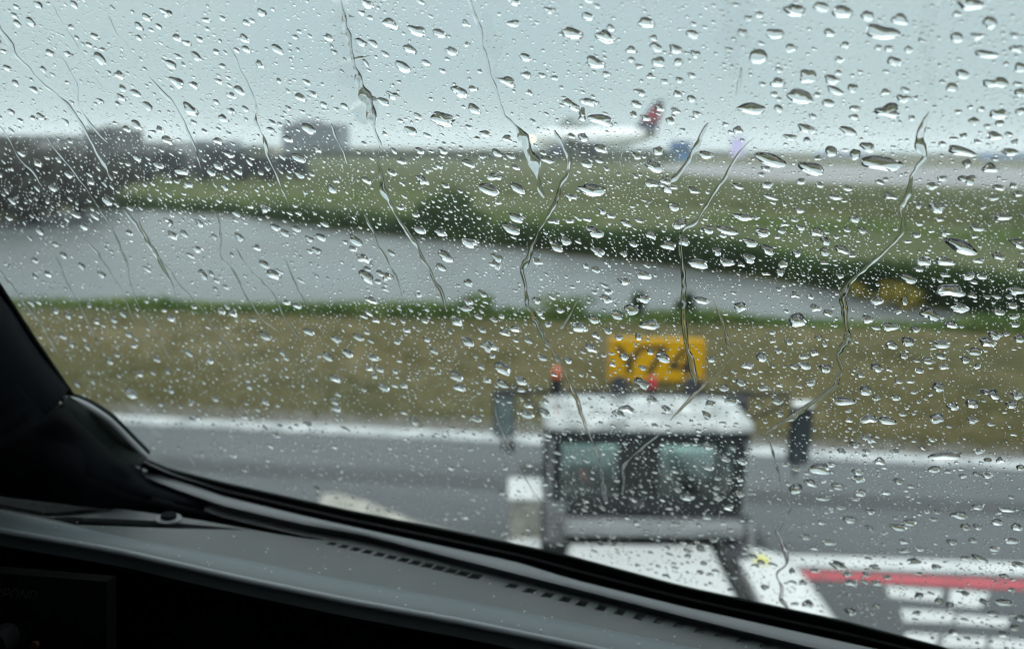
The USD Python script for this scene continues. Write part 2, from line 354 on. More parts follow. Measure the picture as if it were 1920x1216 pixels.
# ---------------------------------------------------------------- grass and weeds (stuff)
def blades(pts, h, spread, n_blade, wid=0.02, seed=0):
    r = np.random.default_rng(seed)
    N = len(pts) * n_blade
    base = np.repeat(np.asarray(pts, float), n_blade, 0); hh = np.repeat(np.broadcast_to(h, len(pts)), n_blade)
    base = base + np.column_stack([r.normal(0, spread, N), r.normal(0, spread, N), np.zeros(N)])
    az = r.uniform(0, 2 * np.pi, N); lean = r.uniform(0.05, 0.6, N); L = hh * r.uniform(0.5, 1.15, N)
    d = np.stack([np.cos(az) * np.sin(lean), np.sin(az) * np.sin(lean), np.cos(lean)], 1)
    s = np.stack([-np.sin(az), np.cos(az), np.zeros(N)], 1) * (wid * r.uniform(0.6, 1.4, N))[:, None]
    mid = base + d * (L * 0.55)[:, None]
    tip = base + d * L[:, None] + np.stack([np.cos(az), np.sin(az), -0.4 * np.ones(N)], 1) * (L * 0.16)[:, None]
    v = np.stack([base - s, base + s, mid + s * 0.9, mid - s * 0.9, tip], 1).reshape(-1, 3)
    o = np.arange(N)[:, None, None] * 5
    f = (np.array([[0, 1, 2], [0, 2, 3], [3, 2, 4]])[None] + o).reshape(-1, 3)
    return tm(v, f)
def scatter_px(poly, n, seed, near_bias=0.0):
    """Points scattered over the stretch of ground whose outline is given, evenly in the view's terms."""
    r = np.random.default_rng(seed); P = Polygon(poly); x0, y0, x1, y1 = P.bounds; out = []
    while len(out) < n:
        q = np.column_stack([r.uniform(x0, x1, n), r.uniform(y0, y1, n)])
        ok = shapely.contains_xy(P, q[:, 0], q[:, 1]); out += q[ok].tolist()
    q = np.array(out[:n])
    return on_ground(q[:, 0], q[:, 1])
def along_px(line, n, jit, seed):
    r = np.random.default_rng(seed); line = np.array(line, float)
    s = np.r_[0, np.cumsum(np.linalg.norm(np.diff(line, axis=0), axis=1))]; t = r.uniform(0, s[-1], n)
    q = np.column_stack([np.interp(t, s, line[:, 0]), np.interp(t, s, line[:, 1])]) + r.normal(0, 1, (n, 2)) * [4, jit]
    return on_ground(q[:, 0], q[:, 1])
far_edge = [(180, 393), (230, 388), (420, 398), (640, 427), (1000, 464), (1280, 497), (1500, 527), (1700, 566), (1920, 598), (2100, 620)]
p = along_px(far_edge, 2600, 2.5, 1); p[:, 1] += 0.4
n1 = meshkit.noise(p * 0.25, 3)
obj('roadside_weeds', blades(p, (0.35 + 0.75 * n1) * np.interp(p[:, 0], [-20, 2, 12], [0.9, 1.3, 1.5]), 0.16, 12, 0.028, 2), M['weed_dark'], smooth=False, kind='stuff', label='tall dark green weeds along the far edge of the wet taxiway', category='weeds')
p = scatter_px([(420, 396), (640, 422), (1000, 458), (1280, 490), (1500, 518), (1700, 558), (1920, 590), (2080, 600), (2080, 430), (1500, 410), (1000, 380), (640, 345), (300, 340), (230, 380)], 3400, 5)
n2 = meshkit.noise(p * 0.12, 9)
obj('meadow_grass', blades(p[n2 > 0.42], 0.22 + 0.3 * n2[n2 > 0.42], 0.25, 9, 0.03, 6), M['weed'], smooth=False, kind='stuff', label='lush green grass between the taxiway and the dry field', category='grass')
p = scatter_px([(420, 340), (1000, 370), (2080, 440), (2080, 372), (1560, 350), (1100, 318), (560, 310)], 2600, 15)
obj('dry_field_grass', blades(p, 0.25, 0.4, 7, 0.04, 16), M['field'], smooth=False, kind='stuff', label='olive grass with yellowish patches in the field before the runway', category='grass')
p = np.vstack([along_px([(-200, 562), (50, 569), (640, 586), (1120, 597), (1600, 610), (1920, 620), (2100, 628)], 1500, 3.0, 7), along_px([(690, 590), (760, 590), (1120, 598)], 500, 2.0, 8)])
n3 = meshkit.noise(p * 0.4, 4)
obj('verge_weeds', blades(p, 0.12 + 0.5 * np.maximum(0, n3 - 0.25), 0.14, 10, 0.022, 9), M['weed'], smooth=False, kind='stuff', label='green weeds fringing the near side of the wet taxiway', category='weeds')
p = scatter_px([(-60, 572), (640, 592), (1120, 604), (1920, 626), (2060, 632), (2060, 860), (1460, 826), (640, 786), (-60, 765)], 5200, 10)
obj('mown_grass', blades(p, 0.09, 0.12, 8, 0.012, 11), M['weed_dry'], smooth=False, kind='stuff', label='short dry brown grass strip behind the yellow sign', category='grass')

# ---------------------------------------------------------------- shrubs
def leaf_cloud(c, r, n, size, seed, sq=(1, 1, 1)):
    g = np.random.default_rng(seed)
    d = g.normal(size=(n, 3)); d /= np.linalg.norm(d, axis=1, keepdims=True)
    rad = g.uniform(0.35, 1, n) ** 0.6 * (0.7 + 0.5 * meshkit.noise(d * 1.7 + seed, seed))
    q = np.asarray(c) + d * rad[:, None] * np.asarray(r) * np.asarray(sq)
    a = g.normal(size=(n, 3)); a /= np.linalg.norm(a, axis=1, keepdims=True); b = np.cross(a, g.normal(size=(n, 3))); b /= np.linalg.norm(b, axis=1, keepdims=True)
    s = size * g.uniform(0.6, 1.3, n)[:, None]
    v = np.stack([q - a * s, q + b * s * 0.5, q + a * s, q - b * s * 0.5], 1).reshape(-1, 3)
    o = np.arange(n)[:, None, None] * 4
    return tm(v, (np.array([[0, 1, 2], [0, 2, 3]])[None] + o).reshape(-1, 3))
def shrub(name, label, px, py, hpx, wpx, mt, seed, n=900, group=None, cat='shrub', leaf=0.05):
    b = on_ground(np.array(px), np.array(py)); dep = float((b - EYE) @ F); hh, ww = hpx * dep / FPX, wpx * dep / FPX
    t = thing(name, label, cat, group, loc=b)
    stems = []
    g = np.random.default_rng(seed)
    for k in range(5):
        e_ = np.array([g.normal(0, ww * 0.2), g.normal(0, ww * 0.2), hh * g.uniform(0.5, 0.8)])
        stems.append(tube([[0, 0, -0.02], e_ * [0.4, 0.4, 0.5], e_], [ww * 0.03, ww * 0.022, ww * 0.01], 5))
    obj('stem', stems, M['bark'], t)
    cl = [leaf_cloud([g.normal(0, ww * 0.16), g.normal(0, ww * 0.16), hh * g.uniform(0.3, 0.72)], [ww * 0.34, ww * 0.34, hh * 0.3], n // 6, max(leaf, hh * 0.05), seed * 10 + k) for k in range(6)]
    obj('foliage', cl, mt, t, smooth=False)
    return t
shrub('bush', 'broadest dark bush at the far edge of the taxiway, left of centre', 822, 440, 78, 112, M['weed_dark'], 21, 2600)
shrub('bush', 'lower dark bush leaning on the right side of the broadest one', 872, 446, 62, 84, M['weed_dark'], 29, 1700)
shrub('bush', 'tall loose dark bush behind the broadest one', 850, 422, 74, 120, M['weed_dark'], 31, 1500)
shrub('bush', 'smaller dark bush on the taxiway edge below the airliner', 1075, 472, 60, 100, M['weed_dark'], 22, 2000)
shrub('bush', 'low green bush on the near taxiway verge left of the sign', 900, 590, 40, 90, M['weed'], 23, 1200)
shrub('bush', 'green bushy clump on the verge just left of two upright weeds', 1060, 592, 46, 100, M['weed'], 24, 1200)
shrub('upright_weed', 'slim dark green weed upright on the taxiway, left one of the pair', 1197, 597, 58, 34, M['weed_dark'], 25, 700, cat='weed')
shrub('upright_weed', 'slim dark green weed upright on the taxiway, right one of the pair', 1286, 598, 56, 32, M['weed_dark'], 26, 700, cat='weed')
shrub('flowering_weed', 'bushy yellow flowering weed clump beyond the taxiway at right', 1690, 578, 52, 84, M['weed_yellow'], 27, 800, cat='weed')
shrub('flowering_weed', 'faint yellow flowering weed left of the bigger yellow clump', 1608, 562, 34, 40, M['weed_yellow'], 28, 260, cat='weed')
# the dark thicket at the left
HEDGE = [(-150, 420, 150, 210, 'behind the window pillar, leftmost'), (-20, 424, 160, 190, 'with the lowest spreading skirt at the glass edge'), (70, 415, 140, 170, 'second shrub of the thicket from the pillar'), (150, 402, 128, 160, 'in front of the dark block'),
         (30, 372, 118, 150, 'behind the two nearest shrubs'), (110, 366, 96, 140, 'in the back row, middle'), (205, 384, 88, 110, 'at the right end of the thicket'), (-90, 372, 120, 160, 'in the back row, leftmost')]
for k, (x, y, h_, w_, s) in enumerate(HEDGE):
    shrub('thicket_shrub', 'dark grey-green thicket shrub ' + s, x, y, h_, w_, M['shrub'], 40 + k, 2600, group='dark thicket left of the taxiway', leaf=0.12)

# ---------------------------------------------------------------- far buildings
def dist_box(x0, x1, ytop, dist, depth=12.0, ybot=None):
    a, b = at_y(np.array([x0, x1]), np.array([ytop, ytop]), dist)
    return np.array([(a[0] + b[0]) / 2, dist + depth / 2, 0]), abs(b[0] - a[0]), (a[2] + b[2]) / 2, depth
def block(name, label, cat, x0, x1, ytop, dist, mt, depth=14.0, floors=3, cols=6, cap=True, win=True, roof_box=None):
    c, w_, h_, d_ = dist_box(x0, x1, ytop, dist, depth)
    t = thing(name, label, cat, loc=c)
    wl = obj('wall', box([0, 0, h_ / 2 - 0.1], [w_, d_, h_ + 0.2], 0.05), mt, t)
    if cap: obj('roof', box([0, 0, h_ + 0.2], [w_ + 0.5, d_ + 0.5, 0.4], 0.05), M['concrete'], t)
    if roof_box: obj('plant_room', box([roof_box[0] * w_, 0, h_ + 0.4 + roof_box[2] / 2], [roof_box[1] * w_, d_ * 0.5, roof_box[2]], 0.05), mt, t)
    if win:
        for i in range(floors):
            for j in range(cols):
                obj('window', box([(j + 0.5) / cols * w_ - w_ / 2, -d_ / 2 - 0.02, (i + 0.55) / floors * h_], [w_ / cols * 0.62, 0.12, h_ / floors * 0.45], 0.02), M['window_dark'], wl)
    return t
block('hangar_block', 'blue-grey flat-roofed block standing tallest on the left skyline', 'building', 528, 636, 234, 300, M['bluegrey'], 18, 4, 7, roof_box=(-0.1, 0.4, 1.6))
block('terminal_building', 'long pale grey building low behind the dark thicket', 'building', -120, 150, 256, 185, M['concrete'], 20, 3, 12)
block('dark_building', 'small dark grey block at the right end of the pale building', 'building', 158, 212, 243, 175, M['darkgrey'], 14, 3, 4, roof_box=(0.1, 0.5, 0.5))
block('low_shed', 'low grey shed with wide roof left of the tallest block', 'building', 250, 330, 268, 230, M['concrete'], 14, 1, 6)
block('blue_shed', 'small blue-grey shed behind the parked dark trucks', 'building', 362, 428, 266, 210, M['bluegrey'], 10, 1, 4)
block('blue_hangar', 'small blue hangar just right of the airliner tail', 'building', 1266, 1298, 266, 340, M['blue'], 12, 1, 3)
block('blue_hangar', 'long low blue hangar on the horizon at centre right', 'building', 1545, 1628, 287, 620, M['blue'], 20, 1, 8)
block('blue_hangar', 'blue hangar on the horizon at the right frame edge', 'building', 1868, 1985, 288, 560, M['blue'], 20, 1, 8)
# lit violet panel on a mast
b = at_y(np.array(1383.0), np.array(276.0), 380.0)
t = thing('lit_sign', 'violet-white lit panel on a mast right of the airliner', 'lit sign', loc=(b[0], 380, 0))
obj('mast', cyl([0, 0, -0.1], [0, 0, b[2] - 4.2], 0.25), M['steel'], t)
obj('screen', box([0, -0.3, b[2]], [5.6, 0.2, 8.4], 0.05), M['violet_lamp'], t)
obj('case', box([0, 0.05, b[2]], [6.0, 0.48, 8.8], 0.08), M['darkgrey'], t)
# distant trees
def far_tree(label, x, ytop, wpx, dist, seed, mt='weed_dark', grp='distant trees on the horizon'):
    a = at_y(np.array(float(x)), np.array(float(ytop)), dist); hh = a[2]; ww = wpx * dist / FPX
    t = thing('far_tree', label, 'tree', grp, loc=(a[0], dist, 0))
    obj('trunk', cyl([0, 0, -0.2], [0, 0, hh * 0.5], ww * 0.03, 7, ww * 0.02), M['bark'], t)
    obj('crown', [leaf_cloud([np.sin(k * 2.1 + seed) * ww * 0.22, np.cos(k * 1.7 + seed) * ww * 0.15, hh * (0.42 + 0.07 * (k % 4))], [ww * 0.34, ww * 0.3, hh * 0.3], 160, ww * 0.05, seed * 7 + k) for k in range(6)], M[mt], t, smooth=False)
for k, (x, yt, w_, d_, l_) in enumerate([(1075, 210, 74, 330, 'dark rounded tree crown showing above the airliner fuselage'), (690, 283, 90, 420, 'distant tree just right of the tallest block'), (760, 287, 110, 520, 'distant tree second right of the tallest block'), (850, 286, 100, 500, 'distant tree midway between the tallest block and the airliner'),
        (930, 284, 90, 470, 'distant tree left of the airliner nose'), (1340, 284, 90, 560, 'distant tree left of the violet panel'), (1440, 288, 110, 640, 'distant tree right of the violet panel'), (1510, 290, 90, 680, 'distant tree left of the long blue hangar'),
        (1690, 290, 110, 700, 'distant tree right of the long blue hangar'), (1770, 290, 100, 690, 'distant tree midway between the two right blue hangars'), (1845, 289, 90, 660, 'distant tree left of the rightmost blue hangar'), (470, 271, 70, 330, 'distant tree left of the tallest block')]):
    far_tree(l_, x, yt, w_, d_, 60 + k)
a0, a1 = at_y(np.array(560.0), np.array(283.0), 290.0), at_y(np.array(1265.0), np.array(274.0), 290.0)
pts = np.column_stack([np.linspace(a0[0], a1[0], 130), np.full(130, 290.0) + 3 * np.sin(np.arange(130)), np.zeros(130)])
hgt = np.interp(pts[:, 0], [a0[0], a1[0] - 55, a1[0] - 45, a1[0]], [3.2, 3.6, 4.9, 4.7])
obj('far_hedge_line', [leaf_cloud([q[0], q[1], h_ * 0.45], [1.6, 1.6, h_ * 0.55], 90, 0.42, 500 + k) for k, (q, h_) in enumerate(zip(pts, hgt))], M['weed_dark'], smooth=False, kind='stuff', label='dark far hedge line running behind the airliner', category='hedge')
# dark parked trucks at the left
def truck(label, x, dist, length, height, seed, rz=0.0, grey=False):
    a = at_y(np.array(float(x)), np.array(300.0), dist)
    t = thing('parked_truck', label, 'truck', 'dark service trucks parked beyond the grass', loc=(a[0], dist, 0), rotz=rz)
    bm = M['truck_grey'] if grey else M['truck_dark']
    obj('cargo_box', box([0.7, 0, height / 2 + 0.45], [length - 1.9, 2.4, height - 0.9], 0.08), bm, t)
    obj('chassis', box([0, 0, 0.75], [length, 1.1, 0.3], 0.04), M['black'], t)
    cb = obj('cab', hull([[-length / 2, s * 1.15, 0.6] for s in (-1, 1)] + [[-length / 2 + 0.1, s * 1.15, 1.5] for s in (-1, 1)] + [[-length / 2 + 0.6, s * 1.05, 2.5] for s in (-1, 1)] + [[-length / 2 + 1.9, s * 1.15, z] for s in (-1, 1) for z in (0.6, 2.55)]), M['truck_dark'], t)
    obj('windscreen', box([-length / 2 + 0.31, 0, 1.95], [0.06, 1.9, 0.85], 0.02, (math.radians(26), [0, 1, 0])), M['window_dark'], cb)
    for wx in (-length / 2 + 1.1, length / 2 - 1.3):
        for s in (-1, 1):
            obj('wheel', cyl([wx, s * 1.18, 0.48], [wx, s * 0.85, 0.48], 0.48, 16), M['rubber'], t)
for args in [('leftmost dark box truck of the row beyond the grass', 236, 92, 6.2, 3.3, 1), ('second dark box truck from the left, below the low shed', 300, 98, 6.6, 3.4, 2), ('third truck of the row, with a grey cargo box', 352, 104, 6.0, 3.0, 3, 8.0, True),
             ('fourth truck of the row, tallest dark box', 414, 98, 6.8, 3.7, 4), ('fifth truck of the row, dark with low box', 476, 100, 6.2, 3.0, 5, -10.0), ('rightmost dark truck of the row, below the tallest block', 532, 106, 6.4, 3.1, 6)]:
    truck(*args)

# ---------------------------------------------------------------- the airliner
def airliner():
    nose, tail = at_y(np.array(1000.0), np.array(270.0), 262.0), at_y(np.array(1242.0), np.array(270.0), 228.0)
    ax = (tail - nose)[:2]; L = float(np.linalg.norm(ax)); ang = math.degrees(math.atan2(ax[1], ax[0]))
    t = thing('airliner', 'white airliner with navy and crimson tail fin taxiing with its landing lamp on', 'airplane', loc=(nose[0], nose[1], 0), rotz=ang)
    rr, zc = 2.5, 7.3
    prof = [(0.0, 0.05), (0.008, 0.5), (0.02, 0.95), (0.05, 1.75), (0.09, 2.4), (0.13, 2.7), (0.17, 2.8), (0.68, 2.8), (0.76, 2.55), (0.85, 1.85), (0.93, 1.0), (0.985, 0.4), (1.0, 0.2)]
    n = 28; th = np.arange(n) / n * 2 * np.pi; lines = []
    for s, r in prof:
        up = 0.0 if s < 0.68 else (s - 0.68) * 4.2
        dn = -0.35 * (1 - s / 0.13) if s < 0.13 else 0.0
        lines.append(np.column_stack([np.full(n + 1, s * L), np.cos(np.r_[th, 0]) * r, zc + up + dn + np.sin(np.r_[th, 0]) * r]))
    fz = obj('fuselage', grid(lines), M['skin_white'], t, smooth=True)
    for k in range(34):
        x = L * (0.14 + 0.6 * k / 33)
        for s in (-1, 1): obj('cabin_window', box([x, s * 2.76, zc + 0.55], [0.28, 0.1, 0.38], 0.03), M['window_dark'], fz)
    obj('cockpit_window', box([L * 0.035, 0, zc + 0.75], [0.5, 1.9, 0.42], 0.05, (math.radians(-35), [0, 1, 0])), M['window_dark'], fz)
    obj('belly_fairing', hull([[L * a_, y, z] for a_, y, z in [(0.33, 1.2, 4.8), (0.33, -1.2, 4.8), (0.6, 1.2, 4.8), (0.6, -1.2, 4.8), (0.36, 2.3, 5.6), (0.36, -2.3, 5.6), (0.57, 2.3, 5.6), (0.57, -2.3, 5.6), (0.38, 1.8, 4.2), (0.38, -1.8, 4.2), (0.55, 1.8, 4.2), (0.55, -1.8, 4.2)]]), M['engine_grey'], t)
    for s in (-1, 1):
        obj('wing', hull([[L * 0.32, s * 2.0, 6.0], [L * 0.32, s * 2.0, 5.2], [L * 0.56, s * 2.0, 5.6], [L * 0.60, s * 20, 7.2], [L * 0.60, s * 20, 7.0], [L * 0.65, s * 20, 7.1]]), M['engine_grey'], t)
        en = obj('engine', cyl([L * 0.30, s * 7.0, 3.3], [L * 0.42, s * 7.0, 3.4], 1.75, 20, 1.2), M['navy'], t)
        obj('engine_intake', cyl([L * 0.30 - 0.06, s * 7.0, 3.3], [L * 0.30 + 0.2, s * 7.0, 3.3], 1.45, 20), M['window_dark'], en)
        obj('pylon', hull([[L * 0.33, s * 7.0 + q, 4.7] for q in (-.2, .2)] + [[L * 0.42, s * 7.0 + q, z] for q in (-.2, .2) for z in (4.5, 5.9)] + [[L * 0.38, s * 7.0 + q, 5.9] for q in (-.2, .2)]), M['engine_grey'], t)
        obj('stabilizer', hull([[L * 0.88, s * 0.8, 8.4], [L * 0.99, s * 0.8, 8.5], [L * 0.96, s * 6.6, 9.2], [L * 1.01, s * 6.6, 9.2], [L * 0.93, s * 0.8, 8.7]]), M['engine_grey'], t)
    def fin(pts, y, name, mt, par):
        return obj(name, hull([[L * x, s * y * yy, z] for x, z, yy in pts for s in (-1, 1)]), mt, par)
    base_z, top_z = 9.2, 17.4
    xs = lambda q: (0.795 + 0.145 * q, 0.955 + 0.045 * q)
    def at(q, f): a_, b_ = xs(q); return a_ + (b_ - a_) * f, base_z + (top_z - base_z) * q
    fn = fin([(*at(0, 0), 1.0), (*at(0, 1), 0.3), (*at(1, 0), 0.6), (*at(1, 1), 0.3), (*at(0, 0.35), 1.6), (*at(1, 0.3), 0.9)], 0.3, 'tail_fin', M['navy'], t)
    for s in (-1, 1):
        def plate(name, pts, mt, off):
            P = np.array([[L * at(q, f)[0], s * off, at(q, f)[1]] for q, f in pts]); Q = P.copy(); Q[:, 1] = s * 0.1
            obj(name, hull(np.vstack([P, Q])), mt, fn)
        plate('tail_emblem', [(0.34, 0.12), (0.30, 0.95), (0.86, 0.5)], M['crimson'], 0.56)
        plate('tail_emblem', [(0.40, 0.55), (0.34, 1.02), (0.80, 0.92), (0.84, 0.62)], M['crimson2'], 0.58)
    for x, y in ((0.13, 0), (0.5, 2.9), (0.5, -2.9)):
        g = obj('landing_gear', cyl([L * x, y, 0.6], [L * x, y, 5.2], 0.22, 8), M['steel'], t)
        for s in (-1, 1): obj('wheel', cyl([L * x, y + s * 0.3, 0.58], [L * x, y + s * 0.62, 0.58], 0.58, 14), M['rubber'], g)
    obj('landing_lamp', trimesh.creation.icosphere(2, 0.42).apply_translation([L * 0.005, -1.0, 6.9]), M['lamp'], t)
airliner()

# ---------------------------------------------------------------- yellow taxiway sign
def sign():
    y = 14.9
    tl, br = at_y(np.array(1143.0), np.array(635.0), y), at_y(np.array(1318.0), np.array(712.0), y)
    w_, h_ = br[0] - tl[0] - 0.08, tl[2] - br[2] - 0.03; zc = (tl[2] + br[2]) / 2
    t = thing('taxiway_sign', 'yellow taxiway sign with black letters on the dry grass behind the tug', 'sign', loc=((tl[0] + br[0]) / 2, y, 0), rotz=-1.0)
    obj('panel', box([0, 0, zc], [w_, 0.12, h_], 0.015), M['yellow'], t)
    obj('frame', [box([0, 0.02, zc + s * (h_ / 2 + 0.014)], [w_ + 0.06, 0.17, 0.026], 0.006) for s in (-1, 1)] + [box([s * (w_ / 2 + 0.016), 0.02, zc], [0.028, 0.17, h_], 0.006) for s in (-1, 1)], M['yellow'], t)
    for ch, cx in (('Y', -0.30), ('7', -0.02), ('4', 0.27)):
        m = meshkit.text_mesh(ch, h_ * 0.70, 0.006, bold=True)
        b_ = m.bounds; m.apply_translation([-(b_[0, 0] + b_[1, 0]) / 2, -(b_[0, 1] + b_[1, 1]) / 2, 0])
        m.apply_scale([1.18, 1, 1])
        m.apply_transform(trimesh.transformations.rotation_matrix(math.pi / 2, [1, 0, 0])); m.apply_translation([cx * w_, -0.0605, zc])
        obj('letter', m, M['ink'], t, smooth=False)
    zb = zc - h_ / 2
    for s in (-0.8, 0, 0.8): obj('leg', cyl([s * w_ / 2, 0, -0.02], [s * w_ / 2, 0, max(zb, 0.05) + 0.02], 0.035, 10), M['steel'], t)
sign()

# ---------------------------------------------------------------- pushback tug
def tug():
    Y = 6.9                                        # distance of the cab's front face
    X0 = float(at_y(np.array(1213.0), np.array(900.0), Y)[0])
    zpx = lambda py, y=Y: float(at_y(np.array(1213.0), np.array(float(py)), y)[2])
    xpx = lambda px, py, y=Y: float(at_y(np.array(float(px)), np.array(float(py)), y)[0]) - X0
    t = thing('pushback_tug', 'white pushback tug with dark glazed cab, mirrors and beacons, seen from above', 'tug', loc=(X0, 0, 0))
    zb, zt = zpx(985), zpx(802)                    # cab foot and eave
    xl, xr = xpx(1024, 900), xpx(1402, 900)
    D = 0.72                                       # cab depth
    ztop = zt + 0.0
    fr = 0.0
    pw = 0.14
    zs = zpx(930)                                  # window sill
    zl = zpx(836)                                  # window head
    cabparts = []
    # lower shell, posts and head rail: front and rear frames joined by side rails
    for yy in (Y + 0.05, Y + D - 0.05):
        cabparts += [box([xl + pw / 2, yy, (zb + zt) / 2], [pw, 0.1, zt - zb], 0.02), box([xr - pw / 2, yy, (zb + zt) / 2], [pw, 0.1, zt - zb], 0.02)]
    cabparts += [box([(xl + xr) / 2, Y + 0.045, (zb + zs) / 2], [xr - xl - 2 * pw, 0.08, zs - zb], 0.015), box([(xl + xr) / 2, Y + D - 0.05, (zb + zs - 0.1) / 2], [xr - xl - 2 * pw, 0.08, zs - zb - 0.1], 0.015)]
    for yy in (Y + 0.045, Y + D - 0.05): cabparts.append(box([(xl + xr) / 2, yy, (zl + zt) / 2], [xr - xl - 2 * pw, 0.08, zt - zl], 0.015))
    for x in (xl + 0.03, xr - 0.03): cabparts += [box([x, Y + D / 2, (zb + zs) / 2 - 0.03], [0.05, D - 0.2, zs - zb - 0.06], 0.01), box([x, Y + D / 2, zt - 0.05], [0.05, D - 0.2, 0.1], 0.01)]
    xm0, xm1 = xpx(1158, 880), xpx(1238, 880)
    obj('cab_frame', cabparts, M['black'], t)
    obj('centre_post', box([(xm0 + xm1) / 2, Y + 0.045, (zs + zl) / 2], [xm1 - xm0, 0.075, zl - zs + 0.02], 0.015), M['black'], t)
    for a_, b_ in ((xl + pw, (xm0 + xm1) / 2 - 0.13), ((xm0 + xm1) / 2 + 0.13, xr - pw)):
        obj('windscreen_pane', box([(a_ + b_) / 2, Y + 0.05, (zs + zl) / 2], [b_ - a_, 0.012, zl - zs], 0.002), M['cab_glass'], t)
    obj('rear_pane', box([(xl + xr) / 2, Y + D - 0.05, (zs - 0.1 + zl) / 2], [xr - xl - 2 * pw, 0.012, zl - zs + 0.1], 0.002), M['cab_glass'], t)
    for x in (xl + 0.03, xr - 0.03): obj('side_pane', box([x, Y + D / 2, (zs + zt - 0.1) / 2 - 0.03], [0.01, D - 0.2, zt - zs - 0.05], 0.002), M['cab_glass'], t)
    # wiper arms
    for x in (xl + 0.42, xr - 0.45): obj('wiper', [tube([[x, Y - 0.012, zs - 0.03], [x + 0.16, Y - 0.02, zs + 0.24]], 0.009, 6), tube([[x + 0.12, Y - 0.014, zs + 0.08], [x + 0.21, Y - 0.014, zs + 0.34]], 0.007, 6)], M['black'], t)
    # roof: a rounded shell with a raised crown
    ov = 0.10
    def rounded(x0, x1, y0, y1, z0, z1, r, inset, n=6):
        pts = []
        for k in range(n + 1):
            a = k / n * math.pi / 2; i_ = inset * (1 - math.cos(a)); z = z0 + (z1 - z0) * math.sin(a)
            for cx, cy, q in ((x0 + r, y0 + r, 2), (x1 - r, y0 + r, 3), (x1 - r, y1 - r, 0), (x0 + r, y1 - r, 1)):
                for j in range(6):
                    b_ = (q + j / 5) * math.pi / 2
                    pts.append([cx + (r - min(i_, r * 0.9)) * math.cos(b_) + (0 if i_ < r * 0.9 else (1 if q in (1, 2) else -1) * (i_ - r * 0.9)), cy + (r - min(i_, r * 0.9)) * math.sin(b_) + (0 if i_ < r * 0.9 else (1 if q in (2, 3) else -1) * (i_ - r * 0.9)), z])
        return hull(pts)
    rf = obj('roof', rounded(xl - 0.04, xr + 0.04, Y - ov, Y + D + 0.05, zt, zt + 0.085, 0.16, 0.12), M['roof_reflections'], t, smooth=40)
    crown = rounded(xl + 0.17, xr - 0.17, Y + 0.13, Y + D - 0.02, zt + 0.05, zt + 0.115, 0.14, 0.12)
    obj('roof_crown', crown, M['roof_reflections'], rf, smooth=40)
    obj('roof_hatch_rib', [box([x, Y + 0.38, zt + 0.112], [0.03, 0.4, 0.03], 0.01) for x in (-0.28, 0.3)], M['white_dirty'], rf)
    obj('roof_gutter', box([(xl + xr) / 2, Y + 0.10, zt + 0.078], [xr - xl - 0.34, 0.035, 0.02], 0.005), M['black'], rf)
    obj('roof_gutter', box([xl + 0.13, Y + 0.42, zt + 0.07], [0.035, 0.5, 0.02], 0.005), M['black'], rf)
    obj('roof_gutter', box([xr - 0.13, Y + 0.42, zt + 0.07], [0.035, 0.5, 0.02], 0.005), M['black'], rf)
    for x, sg in ((xl + 0.05, -1), (xr - 0.05, 1)):
        obj('grab_rail', tube([[x, Y - 0.005, zb + 0.12], [x + sg * 0.015, Y - 0.06, zb + 0.16], [x + sg * 0.015, Y - 0.06, zt - 0.16], [x, Y - 0.005, zt - 0.12]], 0.013, 7), M['steel'], t)
    obj('work_light', box([(xm0 + xm1) / 2, Y - 0.02, zs - 0.08], [0.12, 0.06, 0.07], 0.015), M['grey_lamp'], t)
    # lamp bar with beacons and lamps behind the roof
    yb = Y + D + 0.10
    zbar = zpx(737, yb)
    xb0, xb1 = xpx(948, 737, yb), xpx(1480, 737, yb)
    obj('lamp_bar', [cyl([xb0, yb, zbar], [xb1, yb, zbar], 0.024, 10)] + [cyl([x, yb, zt + 0.05], [x, yb, zbar], 0.02, 8) for x in (-0.7, -0.2, 0.25, 0.72)], M['black'], t)
    def beacon(px, py, mt, r_, h_):
        x = xpx(px, py, yb); z = zpx(py, yb)
        bc = obj('beacon', trimesh.creation.capsule(height=h_, radius=r_, count=[16, 16]).apply_translation([x, yb, z - h_ / 2]), mt, t, smooth=True)
        obj('beacon_base', cyl([x, yb, min(zbar, z - h_ / 2 - r_) - 0.03], [x, yb, z - h_ / 2 - r_ * 0.6], r_ * 1.1, 14), M['black'], bc)
    beacon(1044, 698, M['orange'], 0.055, 0.06)
    beacon(1223, 712, M['red'], 0.045, 0.09)
    for px_ in (1160, 1298):
        x, z = xpx(px_, 719, yb), zpx(719, yb)
        lp = obj('work_lamp', cyl([x, yb - 0.07, z], [x, yb + 0.05, z], 0.098, 18, 0.07), M['grey_lamp'], t)
        obj('lamp_bracket', box([x, yb, (z + zbar) / 2 - 0.05], [0.05, 0.03, 0.14], 0.005), M['black'], lp)
    lp = obj('work_lamp', cyl([xpx(1052, 735, yb), yb - 0.06, zpx(735, yb) - 0.04], [xpx(1052, 735, yb), yb + 0.05, zpx(735, yb) - 0.04], 0.06, 16), M['grey_lamp'], t)
    # a clutter of brackets at the right end
    xk = xpx(1384, 750, yb)
    obj('antenna_bracket', [box([xk, yb - 0.1, zpx(752, yb)], [0.13, 0.1, 0.16], 0.02), cyl([xk + 0.05, yb - 0.1, zpx(770, yb)], [xk + 0.05, yb - 0.1, zpx(722, yb)], 0.018, 8), cyl([xk - 0.04, yb - 0.06, zpx(770, yb)], [xk - 0.06, yb - 0.06, zpx(735, yb)], 0.03, 8)], M['grey_lamp'], t)
